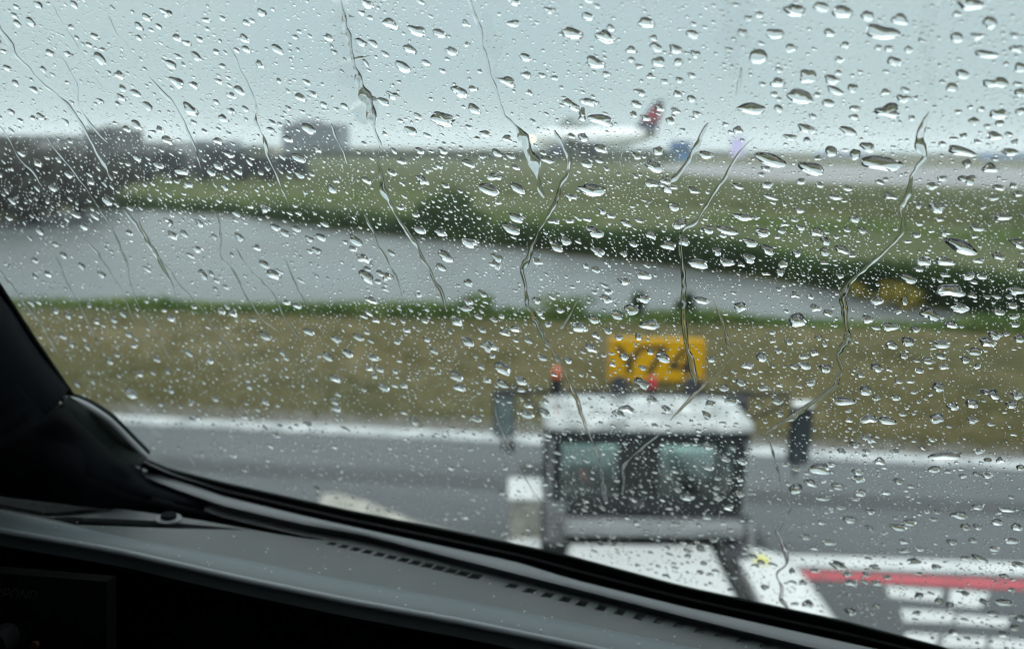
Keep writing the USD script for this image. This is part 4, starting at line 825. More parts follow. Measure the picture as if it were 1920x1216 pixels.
# ---------------------------------------------------------------- rain on the glass
# drops read off the photograph: x, y, width, height in thirds of its pixels, one list per stretch of the glass with that stretch's corner
SEEN = {
 (0, 0): '935,75,62,80 780,150,45,60 995,215,60,45 1050,245,45,55 1105,320,75,42 670,425,60,52 960,365,60,60 1460,365,60,48 1560,280,60,66 995,465,90,60 1088,480,40,75 1070,618,95,62 825,100,55,40 415,28,40,50 215,32,46,60 420,505,50,52 560,330,70,60 445,285,36,80 680,550,50,55 580,515,48,36 560,570,45,45 760,525,60,45 830,600,62,45 770,705,60,65 900,730,55,46 940,790,70,52 1345,510,60,58 1300,540,50,58 1230,460,45,40 1215,575,42,26 1300,625,56,36 1255,668,66,46 1385,130,40,50 1375,220,66,48 1850,215,60,45 1690,550,56,65 1725,465,46,40 1760,530,46,50 1880,295,36,40 1735,725,80,56 1620,785,34,70 1785,845,55,42 1225,795,48,62 1290,870,56,50 1680,890,70,58 1225,935,55,52 1400,912,50,45 1340,965,50,42 1590,980,78,40 1685,985,45,60 1025,965,80,48 890,930,56,46 770,890,50,42 945,1018,40,48 1060,1040,56,38 600,1130,70,38 1490,1175,70,44 1865,1065,58,48 210,920,50,50 385,985,50,42 510,1025,46,36 300,1060,55,40 1185,970,48,48 230,660,56,46 60,630,42,28 190,505,50,42 85,470,50,30 20,290,32,36 40,385,40,48 95,135,46,36 80,90,42,36 170,125,58,44 90,40,42,28 280,300,50,42 380,305,55,42 400,155,46,30 530,205,50,42 575,280,42,30 1000,320,50,30 1160,115,42,40 1165,165,40,30 1250,105,40,36 1125,225,44,40 1330,285,44,26 1385,280,50,44 1660,210,40,34 1820,590,40,40 1890,615,36,34 500,255,40,30 1090,690,36,34 1150,740,36,30 1285,750,34,26 850,170,34,26 890,150,40,30 780,215,36,44 610,410,34,28 240,390,40,34 1030,365,30,40 1700,630,30,34 1620,610,34,36 1530,690,42,36 1520,730,44,38 1620,690,24,44',
 (640, 0): '145,25,80,52 115,75,45,46 275,135,100,52 425,175,105,56 550,190,72,60 110,240,55,60 178,245,50,50 385,278,80,46 245,305,40,42 620,290,55,76 345,378,90,56 475,355,50,42 1035,325,66,56 1430,355,105,70 1300,190,110,80 1490,210,110,74 1715,130,90,66 1385,95,60,52 1040,422,56,50 1490,418,46,46 1670,372,50,46 1785,350,64,76 1895,350,50,52 1630,282,60,52 1770,268,66,56 1880,278,70,56 935,460,100,58 665,520,96,66 740,500,50,46 1060,525,50,40 235,572,60,60 290,540,80,50 1460,675,140,52 575,672,130,76 745,615,76,60 395,738,76,56 810,755,66,46 935,780,66,56 430,655,50,32 1660,587,66,46 1680,518,70,52 1740,430,60,42 1820,460,46,36 1900,450,46,46 1890,530,46,42 1790,610,55,46 1880,625,50,52 1850,680,46,52 1645,645,46,42 1710,665,60,38 1360,775,48,66 1295,765,45,32 1460,838,70,60 1785,850,58,65 1660,880,60,42 1760,937,95,70 1580,952,88,62 1380,925,60,52 1450,905,46,32 875,862,55,52 955,880,50,36 795,880,42,42 1160,900,66,42 715,922,76,52 455,1015,86,52 345,910,66,36 285,972,36,60 480,960,50,36 345,1035,36,46 830,1068,110,62 860,997,90,50 990,1060,95,36 1405,1068,142,72 1290,1110,76,46 1745,1032,80,50 140,1015,60,40 550,935,50,27 585,1045,50,22 295,850,44,28 440,850,52,52 570,850,50,50 715,715,34,38 560,715,36,30 330,680,34,24 1080,685,40,34 1200,440,40,34 1130,425,44,36 700,135,56,50 970,135,70,56 1170,60,66,44 970,10,80,44 330,1170,44,28 880,1140,44,34 1870,1165,56,56 1490,950,40,30 1650,990,40,30',
 (1280, 0): '630,60,115,76 780,42,76,60 900,68,105,74 1040,92,66,60 1225,112,92,72 1620,25,150,80 1730,128,78,86 1545,80,60,38 1660,205,82,52 1540,212,70,62 520,192,95,60 55,195,66,52 370,105,46,42 430,85,46,36 335,185,46,42 425,322,88,92 610,272,56,60 825,186,66,50 1125,186,172,84 70,305,50,55 915,257,52,46 880,337,56,38 1195,347,86,52 1710,307,126,46 1880,275,76,50 1900,382,60,60 1570,417,76,56 1765,467,132,72 1515,492,60,55 1900,522,60,56 1775,642,112,70 1900,627,52,50 1640,682,60,52 1755,765,88,60 1870,800,42,42 1840,857,86,50 1565,852,152,58 1730,947,94,70 1605,1012,102,72 1600,920,52,66 705,430,86,96 840,450,90,56 535,467,76,60 660,547,136,90 860,512,88,46 955,497,50,60 390,612,146,72 1155,628,136,106 1240,557,76,52 820,580,66,46 700,727,102,52 930,737,90,56 970,612,60,38 965,660,56,36 540,612,46,46 605,772,72,42 700,790,42,42 835,852,60,70 970,870,52,76 1040,827,80,60 495,902,166,80 1115,922,212,94 725,950,140,78 130,872,80,52 310,732,56,52 260,525,96,106 80,642,52,46 50,557,46,46 470,950,62,34 665,1022,50,42 475,1042,62,42 60,1072,70,42 310,1050,64,32 495,1110,82,28 860,1110,76,36 930,1060,52,36 1175,1107,76,50 1405,1047,66,50 1435,1170,90,70 1755,1115,52,36 1780,1057,66,36 1110,1025,52,32 770,1042,46,36 1100,270,40,34 1160,275,50,40 1270,280,44,46 1140,520,56,44 1290,665,42,36 1460,810,46,32 1715,710,46,32 1580,765,42,38 1460,1005,54,36 270,745,40,26 240,700,40,32 450,475,40,28 515,530,44,32 755,535,44,32 730,655,44,34 540,395,40,34 1620,605,36,30 1570,640,36,30 1820,360,40,26 1550,630,46,30',
 (0, 400): '950,50,66,46 1120,55,50,46 970,125,62,52 1035,115,46,46 725,110,42,36 470,75,50,42 220,100,50,46 315,175,42,36 355,235,42,42 725,245,50,42 1110,205,62,36 1345,135,56,46 1445,195,40,66 1335,260,76,46 1485,285,56,46 1140,345,62,36 1540,345,80,52 1550,80,56,42 1600,110,52,50 1740,145,42,46 1805,135,56,50 1780,210,50,46 1745,215,36,42 570,345,46,46 455,295,36,50 195,265,36,36 195,355,36,30 1380,415,46,36 960,590,56,38 1490,690,60,58 1735,665,60,46 1060,785,42,50 1840,805,60,50 1885,930,60,42 615,830,42,36 735,1015,80,32 1590,480,36,42 1610,502,42,40 1670,522,46,46 1850,840,50,40 1890,710,50,50 1180,830,46,40 960,1000,40,30 780,905,44,34 940,885,40,26 880,820,44,30 690,565,44,36 540,610,40,30 640,600,44,30 160,545,44,34 310,550,46,36 380,575,40,36 430,735,40,30 720,680,42,36 750,745,40,34 500,520,40,30 1245,550,44,36 1310,565,50,40 1250,730,44,32 1210,1045,40,30 1490,1060,46,40 1880,1060,44,40 1890,1100,50,36 330,690,44,28 400,735,44,30 350,690,50,30 655,795,36,26',
 (640, 400): '80,152,82,52 65,200,52,32 125,257,92,40 140,357,100,52 245,352,100,52 210,385,46,36 280,222,42,36 585,242,90,60 560,302,46,60 445,97,66,52 560,112,66,58 720,167,96,52 955,87,102,50 985,27,82,46 875,250,72,40 870,292,76,52 1105,272,66,42 1430,108,100,76 1260,157,60,60 1210,192,72,52 1440,217,90,46 1430,317,46,46 1590,382,72,46 1700,347,96,50 1490,482,90,46 1500,442,52,40 1600,57,62,46 1740,122,60,52 1640,172,46,42 1840,182,80,52 1590,227,46,52 795,452,52,46 170,492,76,46 430,457,42,46 710,495,66,34 700,535,60,40 1700,482,76,56 1630,542,70,76 1550,572,60,60 1730,627,106,62 1420,597,66,52 1335,642,106,56 645,607,66,66 825,752,106,66 980,652,56,60 710,722,72,60 920,672,60,46 790,655,46,38 1495,662,46,42 1430,687,56,42 1400,757,86,52 905,872,96,56 645,917,72,64 665,982,66,46 905,957,66,42 1010,942,60,60 95,697,52,54 310,722,38,46 520,772,46,50 180,812,60,42 1275,827,42,46 1130,812,46,42 690,782,36,42 785,862,42,32 35,787,66,42 155,872,52,32 215,877,46,32 755,1152,56,42 410,1170,52,46 1140,1122,72,46 1040,1130,82,32 1560,1130,80,42 1750,1052,66,42 1830,1102,60,36 1610,1102,90,42 1810,812,76,56 1590,807,48,46 1670,697,46,42 1690,957,86,50 1230,545,46,40 1115,560,46,40 1160,625,40,40 770,580,40,34 855,595,40,40 1560,700,44,40 1740,780,40,40 1695,870,44,32 1525,850,36,30 470,605,38,40 350,970,46,38 300,970,36,34 240,980,60,28 820,940,44,34 1010,995,44,28 480,710,44,36 1195,45,60,40 1385,35,54,36 1515,15,52,30 1285,45,46,36',
 (1280, 400): '340,22,112,46 145,92,60,55 250,97,116,46 450,107,76,60 555,97,46,42 755,107,66,56 805,157,60,52 660,80,52,36 970,32,60,46 1010,97,52,42 1315,122,46,36 1330,60,42,30 1475,112,60,46 1655,82,76,46 1570,192,182,88 1880,167,90,60 1800,22,90,42 1355,272,76,56 1475,272,106,56 1775,242,72,52 1665,267,72,36 1905,302,42,60 1325,317,60,32 470,202,86,56 380,167,80,52 375,257,76,56 250,277,80,52 190,212,56,60 645,227,60,52 800,217,52,52 900,207,86,54 955,235,42,36 795,277,52,36 565,287,52,46 90,287,110,52 550,332,52,46 1270,367,92,56 1505,437,150,74 1870,437,100,56 1610,352,72,52 1685,357,60,36 1475,347,60,28 1630,462,52,42 1560,532,96,60 1390,567,102,78 1510,627,72,52 1095,492,66,60 1250,492,42,60 745,532,66,52 720,470,46,36 325,527,70,66 155,467,80,52 105,490,80,38 642,602,96,92 1040,597,66,52 1165,637,96,56 1310,652,52,42 630,460,60,42 1855,520,52,36 1780,557,66,36 1865,582,52,36 1865,627,56,32 1715,727,92,64 1755,687,80,54 1895,707,60,52 1645,777,66,46 1590,827,52,46 1265,722,70,58 1175,742,60,58 1460,737,86,52 1410,750,46,32 740,787,56,42 595,725,46,32 765,700,46,36 505,670,38,28 440,810,60,58 365,857,66,42 625,862,52,36 685,857,72,46 805,872,66,54 720,952,60,46 325,952,52,42 455,982,56,42 230,982,52,42 160,822,46,42 1090,867,60,52 1030,997,60,58 1440,977,66,58 1735,1017,122,68 1880,1025,66,52 905,1057,122,52 530,1057,62,42 1050,1157,92,56 1150,1167,96,46 1430,1152,76,66 1625,1070,66,52 1520,1087,66,42 1850,1077,66,46 1630,1165,62,42 275,1057,72,46 545,1130,42,32 155,1072,46,42 135,1132,60,36 1245,802,42,36 1090,1040,44,34 1200,1038,48,38 1000,910,46,28 505,720,40,28 535,775,44,30 1160,880,40,30 1380,830,56,40 1470,865,56,34 1660,860,44,36 1450,805,60,34 1330,885,50,34 1215,945,44,28 1280,945,46,26 545,965,40,28 800,740,38,28 1835,470,44,30 1710,470,40,28 1820,680,40,30 985,225,40,30',
 (1280, 816): '140,62,52,42 335,147,60,42 240,132,52,36 770,192,112,66 835,167,46,42 895,92,52,36 970,52,60,42 1045,22,86,42 1195,92,56,38 1110,147,62,50 1480,117,176,44 1785,142,56,42 1715,142,42,36 1665,92,60,32 1900,182,42,38 985,207,66,36 985,247,72,42 1210,260,62,38 1415,192,66,42 1715,225,72,38 720,268,76,42 870,287,66,42 635,302,70,64 1000,325,62,46 1145,325,56,24 790,355,72,28 885,405,52,28 1055,430,56,32 1555,450,92,46 1660,402,62,42 1820,420,100,24 1770,490,72,42 1880,517,62,46 940,475,72,42 1215,517,96,42 1280,490,62,42 1590,515,52,42 1660,515,52,36 775,490,42,24 1050,520,52,24 1515,600,66,36 1240,600,62,36 1630,590,62,32 1850,595,82,36 1755,640,56,32 690,572,62,34 820,605,72,28 1670,692,96,28 1890,730,72,32 1300,712,76,42 1425,742,52,36 1080,742,56,36 875,732,100,42 920,782,62,28 1030,782,46,32 1810,790,56,28 950,830,76,36 1090,832,62,32 1330,902,46,42 1440,930,42,36 1590,890,52,32 1505,955,46,42 1700,940,62,32 1805,940,92,42 945,990,66,46 1085,962,42,32 1745,1000,52,32 1870,1080,52,36 1520,1110,66,42 1800,1120,62,42 705,950,62,52 675,830,42,42 460,855,42,36 615,765,32,42 100,642,52,38 440,715,42,32 30,352,70,36 200,355,50,34 260,410,60,40 320,330,54,36 100,770,40,30 30,680,40,30 120,720,36,30 640,190,40,24 580,165,44,26 1590,690,50,24 1330,640,50,24 1250,650,60,28 740,635,50,20 1150,800,50,26 1900,1030,50,36',
}
# running water read off the photograph: points in its pixels, width, label
RIVULETS = [
 ([(-20, 20), (0, 60), (30, 110), (62, 145), (100, 175), (130, 208), (152, 235), (165, 262), (182, 290), (200, 315), (213, 340)], 6, 'long dark-edged rivulet running down from the upper left corner of the glass'),
 ([(97, 10), (117, 50), (140, 77), (150, 97)], 4, 'short rivulet ending in a drop near the upper left corner'),
 ([(108, 98), (137, 140), (145, 155), (148, 198), (173, 232), (190, 254), (203, 270)], 4, 'second rivulet from the left against the sky'),
 ([(203, 30), (220, 60), (240, 83), (247, 103), (256, 118)], 3.5, 'short crooked rivulet in the sky, above left of the tallest block'),
 ([(277, 143), (303, 173), (323, 197), (337, 220), (347, 247), (360, 270), (370, 297), (378, 320)], 4.5, 'rivulet ending before the parked dark trucks'),
 ([(423, 83), (450, 133), (467, 160), (480, 190), (481, 215), (476, 231), (490, 260), (497, 293), (510, 317), (520, 337), (533, 370), (541, 393)], 4.5, 'rivulet passing just left of the tallest block on the skyline'),
 ([(-5, 235), (20, 267), (33, 300), (57, 320), (80, 352)], 4, 'short rivulet over the thicket by the left edge'),
 ([(87, 257), (103, 283), (130, 317), (153, 353), (187, 393), (205, 418)], 4, 'rivulet crossing the dark thicket diagonally'),
 ([(143, 110), (167, 130), (187, 157), (196, 172)], 3, 'faint thin rivulet in the sky at far left'),
 ([(622, 230), (633, 262), (645, 290), (652, 310)], 5, 'short bright rivulet at the right end of the tallest block'),
 ([(628, -20), (640, 20), (653, 100), (668, 155), (683, 193), (691, 220), (697, 243), (708, 263), (703, 287), (707, 317), (712, 347), (720, 367), (732, 397), (757, 433), (773, 457), (783, 483), (800, 503), (807, 523), (827, 550), (838, 585)], 9, 'widest rivulet left of centre, from the top edge down to the taxiway verge'),
 ([(868, -20), (880, 0), (897, 50), (907, 93), (917, 140), (933, 180), (950, 217), (970, 237), (983, 263), (993, 290), (1002, 303), (1008, 327), (1012, 350), (1022, 372)], 8, 'rivulet from the top edge running past the airliner nose'),
 ([(1037, 243), (1050, 270), (1062, 293), (1064, 320), (1046, 343), (1036, 372), (1023, 400), (1000, 437), (987, 460), (977, 487), (968, 503), (977, 530), (983, 567), (997, 600), (1013, 630), (1033, 660), (1050, 683), (1067, 717), (1077, 743), (1086, 780), (1098, 810), (1116, 842), (1132, 894), (1138, 945)], 6, 'long winding rivulet from the airliner fuselage down across the tug cab'),
 ([(1330, 228), (1307, 267), (1287, 307), (1268, 325), (1254, 345)], 9, 'thick short rivulet right of the airliner tail'),
 ([(1417, 257), (1397, 273), (1377, 300), (1363, 323), (1340, 360), (1318, 395), (1300, 420), (1283, 433), (1278, 460), (1284, 490), (1286, 517), (1284, 557), (1287, 600), (1293, 633), (1300, 700), (1305, 725)], 7, 'rivulet from the violet panel down to the yellow sign'),
 ([(1390, 122), (1388, 160), (1380, 182)], 6, 'dark dribble above the big slanted drop right of the airliner tail'),
 ([(1747, 207), (1733, 240), (1723, 273), (1733, 293), (1710, 330), (1705, 360), (1690, 390), (1693, 427), (1653, 470), (1613, 503), (1590, 527), (1577, 557), (1590, 593), (1597, 627), (1577, 670), (1587, 693), (1573, 723), (1533, 753), (1493, 780), (1457, 800), (1432, 816)], 9, 'thickest zigzag rivulet down the right side of the glass'),
 ([(1434, 814), (1446, 835), (1453, 863), (1462, 909), (1480, 946), (1467, 969), (1450, 986), (1467, 1023), (1474, 1049), (1455, 1066), (1467, 1099), (1462, 1119), (1485, 1148)], 6, 'jagged silver rivulet beside the tug cab, down to its white fender'),
 ([(1337, 560), (1343, 580), (1357, 613), (1367, 647), (1376, 672), (1353, 693), (1327, 713), (1300, 737), (1280, 763), (1255, 790)], 6, 'rivulet bending left past the yellow sign to the cab roof'),
 ([(1238, 812), (1222, 825), (1195, 845), (1176, 868), (1168, 885), (1173, 905), (1166, 928)], 6, 'beaded rivulet crossing the dark centre post of the cab'),
 ([(680, 400), (700, 437), (707, 463), (727, 497), (743, 523), (754, 556)], 4.5, 'thin rivulet over the taxiway just left of the widest one'),
 ([(230, 390), (257, 430), (283, 467), (300, 503), (318, 530), (323, 552), (334, 566)], 5.5, 'dark-tipped rivulet over the left part of the taxiway'),
 ([(258, 395), (267, 430), (290, 473), (320, 510), (343, 537), (370, 567), (400, 613), (440, 660), (478, 706)], 3.5, 'long fine rivulet from the taxiway to the dry grass at left'),
 ([(398, 390), (410, 437), (407, 470), (437, 503), (453, 543), (483, 587), (523, 620), (534, 642)], 3.5, 'fine kinked rivulet in the middle of the left taxiway'),
 ([(157, 443), (193, 490), (227, 547), (257, 613), (275, 655)], 3.2, 'fine rivulet, third from the pillar over the taxiway'),
 ([(73, 460), (110, 490), (133, 543), (157, 597), (180, 647), (201, 710)], 3.2, 'fine rivulet, second from the pillar'),
 ([(200, 410), (240, 493), (253, 560), (287, 620), (322, 680)], 3.2, 'fine rivulet, fourth from the pillar over the taxiway'),
 ([(-10, 500), (30, 543), (47, 573), (83, 620), (112, 670)], 3.5, 'fine rivulet closest to the window pillar'),
 ([(440, 463), (477, 517), (510, 550), (533, 600), (564, 640)], 3.2, 'fine rivulet ending in the dry grass left of centre'),
 ([(533, 483), (560, 543), (583, 577), (598, 600)], 3, 'short fine rivulet ending at the taxiway verge'),
 ([(560, 677), (587, 723), (618, 780)], 3, 'short fine rivulet reaching down to the white edge line'),
 ([(1083, 563), (1067, 593), (1049, 616)], 4.5, 'short slanted rivulet on the bushy verge left of the upright weeds'),
 ([(837, 633), (868, 670), (894, 704)], 2.6, 'faint fine rivulet in the dry grass left of the tug mirror'),
 ([(928, 758), (943, 800), (965, 852), (1001, 915), (1030, 960), (1054, 1002)], 3.4, 'thin rivulet from the left tug mirror down past the beige cabinet'),
 ([(640, -40), (644, 40), (655, 120), (672, 170), (692, 235)], -42, 'broad faint film of water above the widest rivulet'),
 ([(1380, -40), (1374, 40), (1370, 90), (1384, 150)], -46, 'broad faint film of water above the dark dribble'),
 ([(1748, -40), (1736, 50), (1742, 120), (1750, 200)], -34, 'broad faint film of water above the thickest zigzag rivulet'),
 ([(908, 20), (925, 90), (940, 160)], -26, 'faint film of water beside the rivulet left of the airliner nose'),
 ([(1185, 262), (1168, 280), (1162, 305), (1172, 330)], 3.5, 'tiny crooked rivulet below the airliner fuselage'),
]
def jac(px, py):
    a, b, c = g2(on_glass(px, py)), g2(on_glass(px + 1.0, py)), g2(on_glass(px, py + 1.0))
    return a, b - a, c - a
def slant(px):                                   # drops lean more towards the left of the glass
    return np.radians(np.interp(px, [-200, 0, 500, 1000, 1500, 2100], [42, 40, 32, 22, 10, 6]))
def axes(x, w, h):
    """Long and short axis of a leaning drop that fills a box w by h."""
    t = np.clip((np.degrees(slant(x)) - 12) / 14, 0, 1); s = np.hypot(w, h)
    return w * (1 - t) + t * s / 1.12, h * (1 - t) + t * s / 1.12 * 0.5
def drop_mesh(px, py, w, h, seed, rings=(1.0, 0.94, 0.82, 0.62, 0.36), nseg=26, irregular=0.19, lift=0.64, ang=None):
    """Clear water drops: closed caps with a flat foot on the glass, uneven outlines and the belly sagging downhill. One mesh per call, any number of drops."""
    px, py, w, h = (np.atleast_1d(np.asarray(v, float)) for v in (px, py, w, h))
    g = np.random.default_rng(seed); N = len(px); th = np.arange(nseg) / nseg * 2 * np.pi
    o, jx, jy = jac(px, py)
    a = (slant(px) if ang is None else np.broadcast_to(ang, N)) + g.normal(0, 0.1, N) + np.clip((14 - w) / 14, 0, 0.8) * 0.28
    rad = np.ones((N, nseg)); irr = irregular * np.where(g.uniform(size=(N, 1)) < 0.3, 1.75, 1.0)
    for k, amp in ((1, 0.35), (2, 0.75), (3, 0.9), (4, 0.5), (5, 0.3)):
        rad += irr * amp * g.normal(0, 0.6, (N, 1)) * np.cos(k * th[None] + g.uniform(0, 2 * np.pi, (N, 1)))
    rad = np.clip(rad, 0.5, 1.5)
    u, v = rad * np.cos(th), rad * np.sin(th)
    u, v = u / np.abs(u).max(1, keepdims=True) * w[:, None] / 2, v / np.abs(v).max(1, keepdims=True) * h[:, None] / 2
    ca, sa = np.cos(a)[:, None], np.sin(a)[:, None]
    x, y = u * ca - v * sa, u * sa + v * ca
    area = np.abs(jx[:, 0] * jy[:, 1] - jx[:, 1] * jy[:, 0])
    R_ = np.sqrt(area * w * h / 4)
    hh = R_ * lift * g.uniform(0.8, 1.2, N)
    s_ = 0.97
    prof = lambda r: (np.sqrt(1 - (r * s_) ** 2) - math.sqrt(1 - s_ ** 2)) / (1 - math.sqrt(1 - s_ ** 2))
    V = []; sag = g.uniform(0.16, 0.32, (N, 1))
    for r in rings:
        cx = g.normal(0, 0.02, (N, 1)) * (1 - r) * w[:, None]; cy = sag * (1 - r) * h[:, None]
        X_, Y_ = x * r + cx, y * r + cy
        z = (hh * prof(r))[:, None] * (1 + 0.05 * (1 - r) * np.cos(2 * th[None] + g.uniform(0, 6.28, (N, 1))))
        V.append(np.stack([o[:, None, 0] + X_ * jx[:, None, 0] + Y_ * jy[:, None, 0], o[:, None, 1] + X_ * jx[:, None, 1] + Y_ * jy[:, None, 1], z], -1))
    sg = sag[:, 0] * h; top = np.stack([o[:, 0] + sg * jy[:, 0], o[:, 1] + sg * jy[:, 1], hh], -1)[:, None]
    foot = V[0].copy(); foot[..., 2] = 0.0
    mid = np.concatenate([o, np.zeros((N, 1))], 1)[:, None]
    P = np.concatenate(V + [top, foot, mid], 1)
    m, nr = P.shape[1], len(rings)
    f = []
    for i in range(nr - 1):
        for j in range(nseg):
            k = (j + 1) % nseg
            f += [[i * nseg + j, i * nseg + k, (i + 1) * nseg + k], [i * nseg + j, (i + 1) * nseg + k, (i + 1) * nseg + j]]
    ti, fi = nr * nseg, nr * nseg + 1
    for j in range(nseg):
        k = (j + 1) % nseg
        f += [[(nr - 1) * nseg + j, (nr - 1) * nseg + k, ti], [fi + k, fi + j, fi + nseg]]
    f = np.array(f)
    P = g3(P.reshape(-1, 3)[:, :2], P.reshape(-1, 3)[:, 2] + 0.00025)
    # orientation: outward
    fl = f
    v0 = P[:m]; nn = np.cross(v0[f[0][1]] - v0[f[0][0]], v0[f[0][2]] - v0[f[0][0]])
    if nn @ (v0[f[0][0]] - v0[:nr * nseg].mean(0)) < 0: fl = f[:, ::-1]
    F_ = (fl[None] + (np.arange(N) * m)[:, None, None]).reshape(-1, 3)
    return tm(P, F_)

def rivulet_mesh(pts, width, seed):
    pts = np.array(pts, float); g = np.random.default_rng(seed); film = width < 0; width = abs(width)
    s = np.r_[0, np.cumsum(np.linalg.norm(np.diff(pts, axis=0), axis=1))]; n = max(12, int(s[-1] / 3.5)); t = np.linspace(0, s[-1], n)
    c = np.column_stack([np.interp(t, s, pts[:, 0]), np.interp(t, s, pts[:, 1])])
    wob = np.cumsum(g.normal(0, 0.75, (n, 2)), 0); wob -= np.linspace(0, 1, n)[:, None] * wob[-1]
    c = gaussian_filter1d(c, 1.5, axis=0, mode='nearest') + gaussian_filter1d(wob, 1.2, axis=0)
    d = np.gradient(c, axis=0); d /= np.linalg.norm(d, axis=1, keepdims=True); nm = np.stack([-d[:, 1], d[:, 0]], 1)
    bead = gaussian_filter1d(g.normal(0, 1, n), 2.0); bead = bead / (np.abs(bead).max() + 1e-9)
    wd = width * (1.05 if width > 6.5 else 0.85 if width > 4 else 0.62) * (1 + 0.7 * bead) * np.exp(0.55 * gaussian_filter1d(g.normal(0, 3.0, n), 7.0)) * np.clip(np.minimum(np.linspace(0.25, 8, n), np.linspace(6, 0.5, n)), 0, 1)
    K = 9; a = np.linspace(-1, 1, K); pr = (np.sqrt(1 - (a * 0.95) ** 2) - math.sqrt(1 - 0.95 ** 2)) / (1 - math.sqrt(1 - 0.95 ** 2))
    q = c[:, None] + nm[:, None] * (a[None, :, None] * wd[:, None, None] / 2)
    ab = g2(on_glass(q[..., 0], q[..., 1]))
    wm = np.linalg.norm(ab[:, -1] - ab[:, 0], axis=1)
    z = (wm * (0.035 if film else 0.27 if width > 4 else 0.2))[:, None] * pr[None] * (1 + 0.15 * bead[:, None])
    top = g3(ab.reshape(-1, 2), z.ravel() + 0.00025).reshape(n, K, 3); bot = g3(ab.reshape(-1, 2), np.full(n * K, 0.00025)).reshape(n, K, 3)
    A, B = grid(top), grid(bot)
    def orient(m_, want):
        k = len(m_.faces) // 2; return m_ if m_.face_normals[k] @ want > 0 else tm(m_.vertices, m_.faces[:, ::-1])
    caps = []
    for i in (0, n - 1):
        P = np.vstack([top[i], bot[i]]); caps.append(tm(P, [[j, j + 1, K + j + 1] for j in range(K - 1)] + [[j, K + j + 1, K + j] for j in range(K - 1)]))
    caps[0] = orient(caps[0], top[0].mean(0) - top[3].mean(0)); caps[1] = orient(caps[1], top[-1].mean(0) - top[-4].mean(0))
    return trimesh.util.concatenate([orient(A, GN), orient(B, -GN)] + caps), c, wd

# what is taken already, so that drops keep apart
PADX, PADY = 260, 160
taken = np.zeros((int(H) + 2 * PADY, int(W) + 2 * PADX), bool)
YY, XX = np.mgrid[0:taken.shape[0], 0:taken.shape[1]]
def claim(x, y, w, h, grow=1.0, test=True, ang=None):
    """Marks the leaning ellipse if it is free."""
    t = float(slant(x)) if ang is None else ang
    c_, s_ = math.cos(t), math.sin(t)
    a_, b_ = w / 2 * grow + 0.8, h / 2 * grow + 0.8
    ex, ey = math.hypot(a_ * c_, b_ * s_) + 1, math.hypot(a_ * s_, b_ * c_) + 1
    x0, x1, y0, y1 = int(x - ex + PADX), int(x + ex + PADX) + 2, int(y - ey + PADY), int(y + ey + PADY) + 2
    if x0 < 0 or y0 < 0 or x1 > taken.shape[1] or y1 > taken.shape[0]: return False
    dx, dy = XX[y0:y1, x0:x1] - PADX - x, YY[y0:y1, x0:x1] - PADY - y
    e = ((dx * c_ + dy * s_) / a_) ** 2 + ((dy * c_ - dx * s_) / b_) ** 2 < 1
    if test and (taken[y0:y1, x0:x1] & e).any(): return False
    taken[y0:y1, x0:x1] |= e
    return True
# nothing on the frame or the dash
foot_y = np.interp(np.arange(taken.shape[1]) - PADX, *np.array(P0, float).T)
taken |= YY - PADY > foot_y[None] - 5
left_x = np.interp(np.arange(taken.shape[0]) - PADY, [40, 275, 533, 630, 747, 850], [-420, -200, 0, 63, 147, 262])
taken |= XX - PADX < left_x[:, None] + 6

for k, (pts, w_, lab) in enumerate(RIVULETS):
    m_, c_, wd_ = rivulet_mesh(pts, w_, 300 + k)
    obj('rivulet', m_, M['water'], smooth=True, label=lab, category='rivulet', group='rivulets running down the windshield')
    for (x, y), q in zip(c_[:: 1 if w_ > 0 else 9999], wd_): claim(x, y, q + 1, q + 1, 1.0, False)

drops = []
for (ox, oy), txt in SEEN.items():
    for it in txt.split():
        x, y, w_, h_ = map(float, it.split(',')); drops.append([ox + x / 3, oy + y / 3, w_ / 3, h_ / 3])
drops = np.array(drops)
drops[:, 2], drops[:, 3] = axes(drops[:, 0], drops[:, 2] * 1.18, drops[:, 3] * np.interp(drops[:, 1], [0, 300, 700], [1.0, 0.92, 0.94]))
order = np.argsort(-drops[:, 2] * drops[:, 3]); drops = drops[order]
kept = []
for d_ in drops:
    if claim(*d_, 0.74): kept.append(d_)
kept = np.array(kept)
# three joined drops that the photograph shows as odd shapes near the airliner
ODD = [((1072, 198, 42, 16), (1091, 216, 18, 30), (1105, 192, 40, 14)), ((1252, 352, 44, 20), (1248, 338, 24, 18)), ((1276, 420, 30, 22), (1282, 452, 24, 18))]

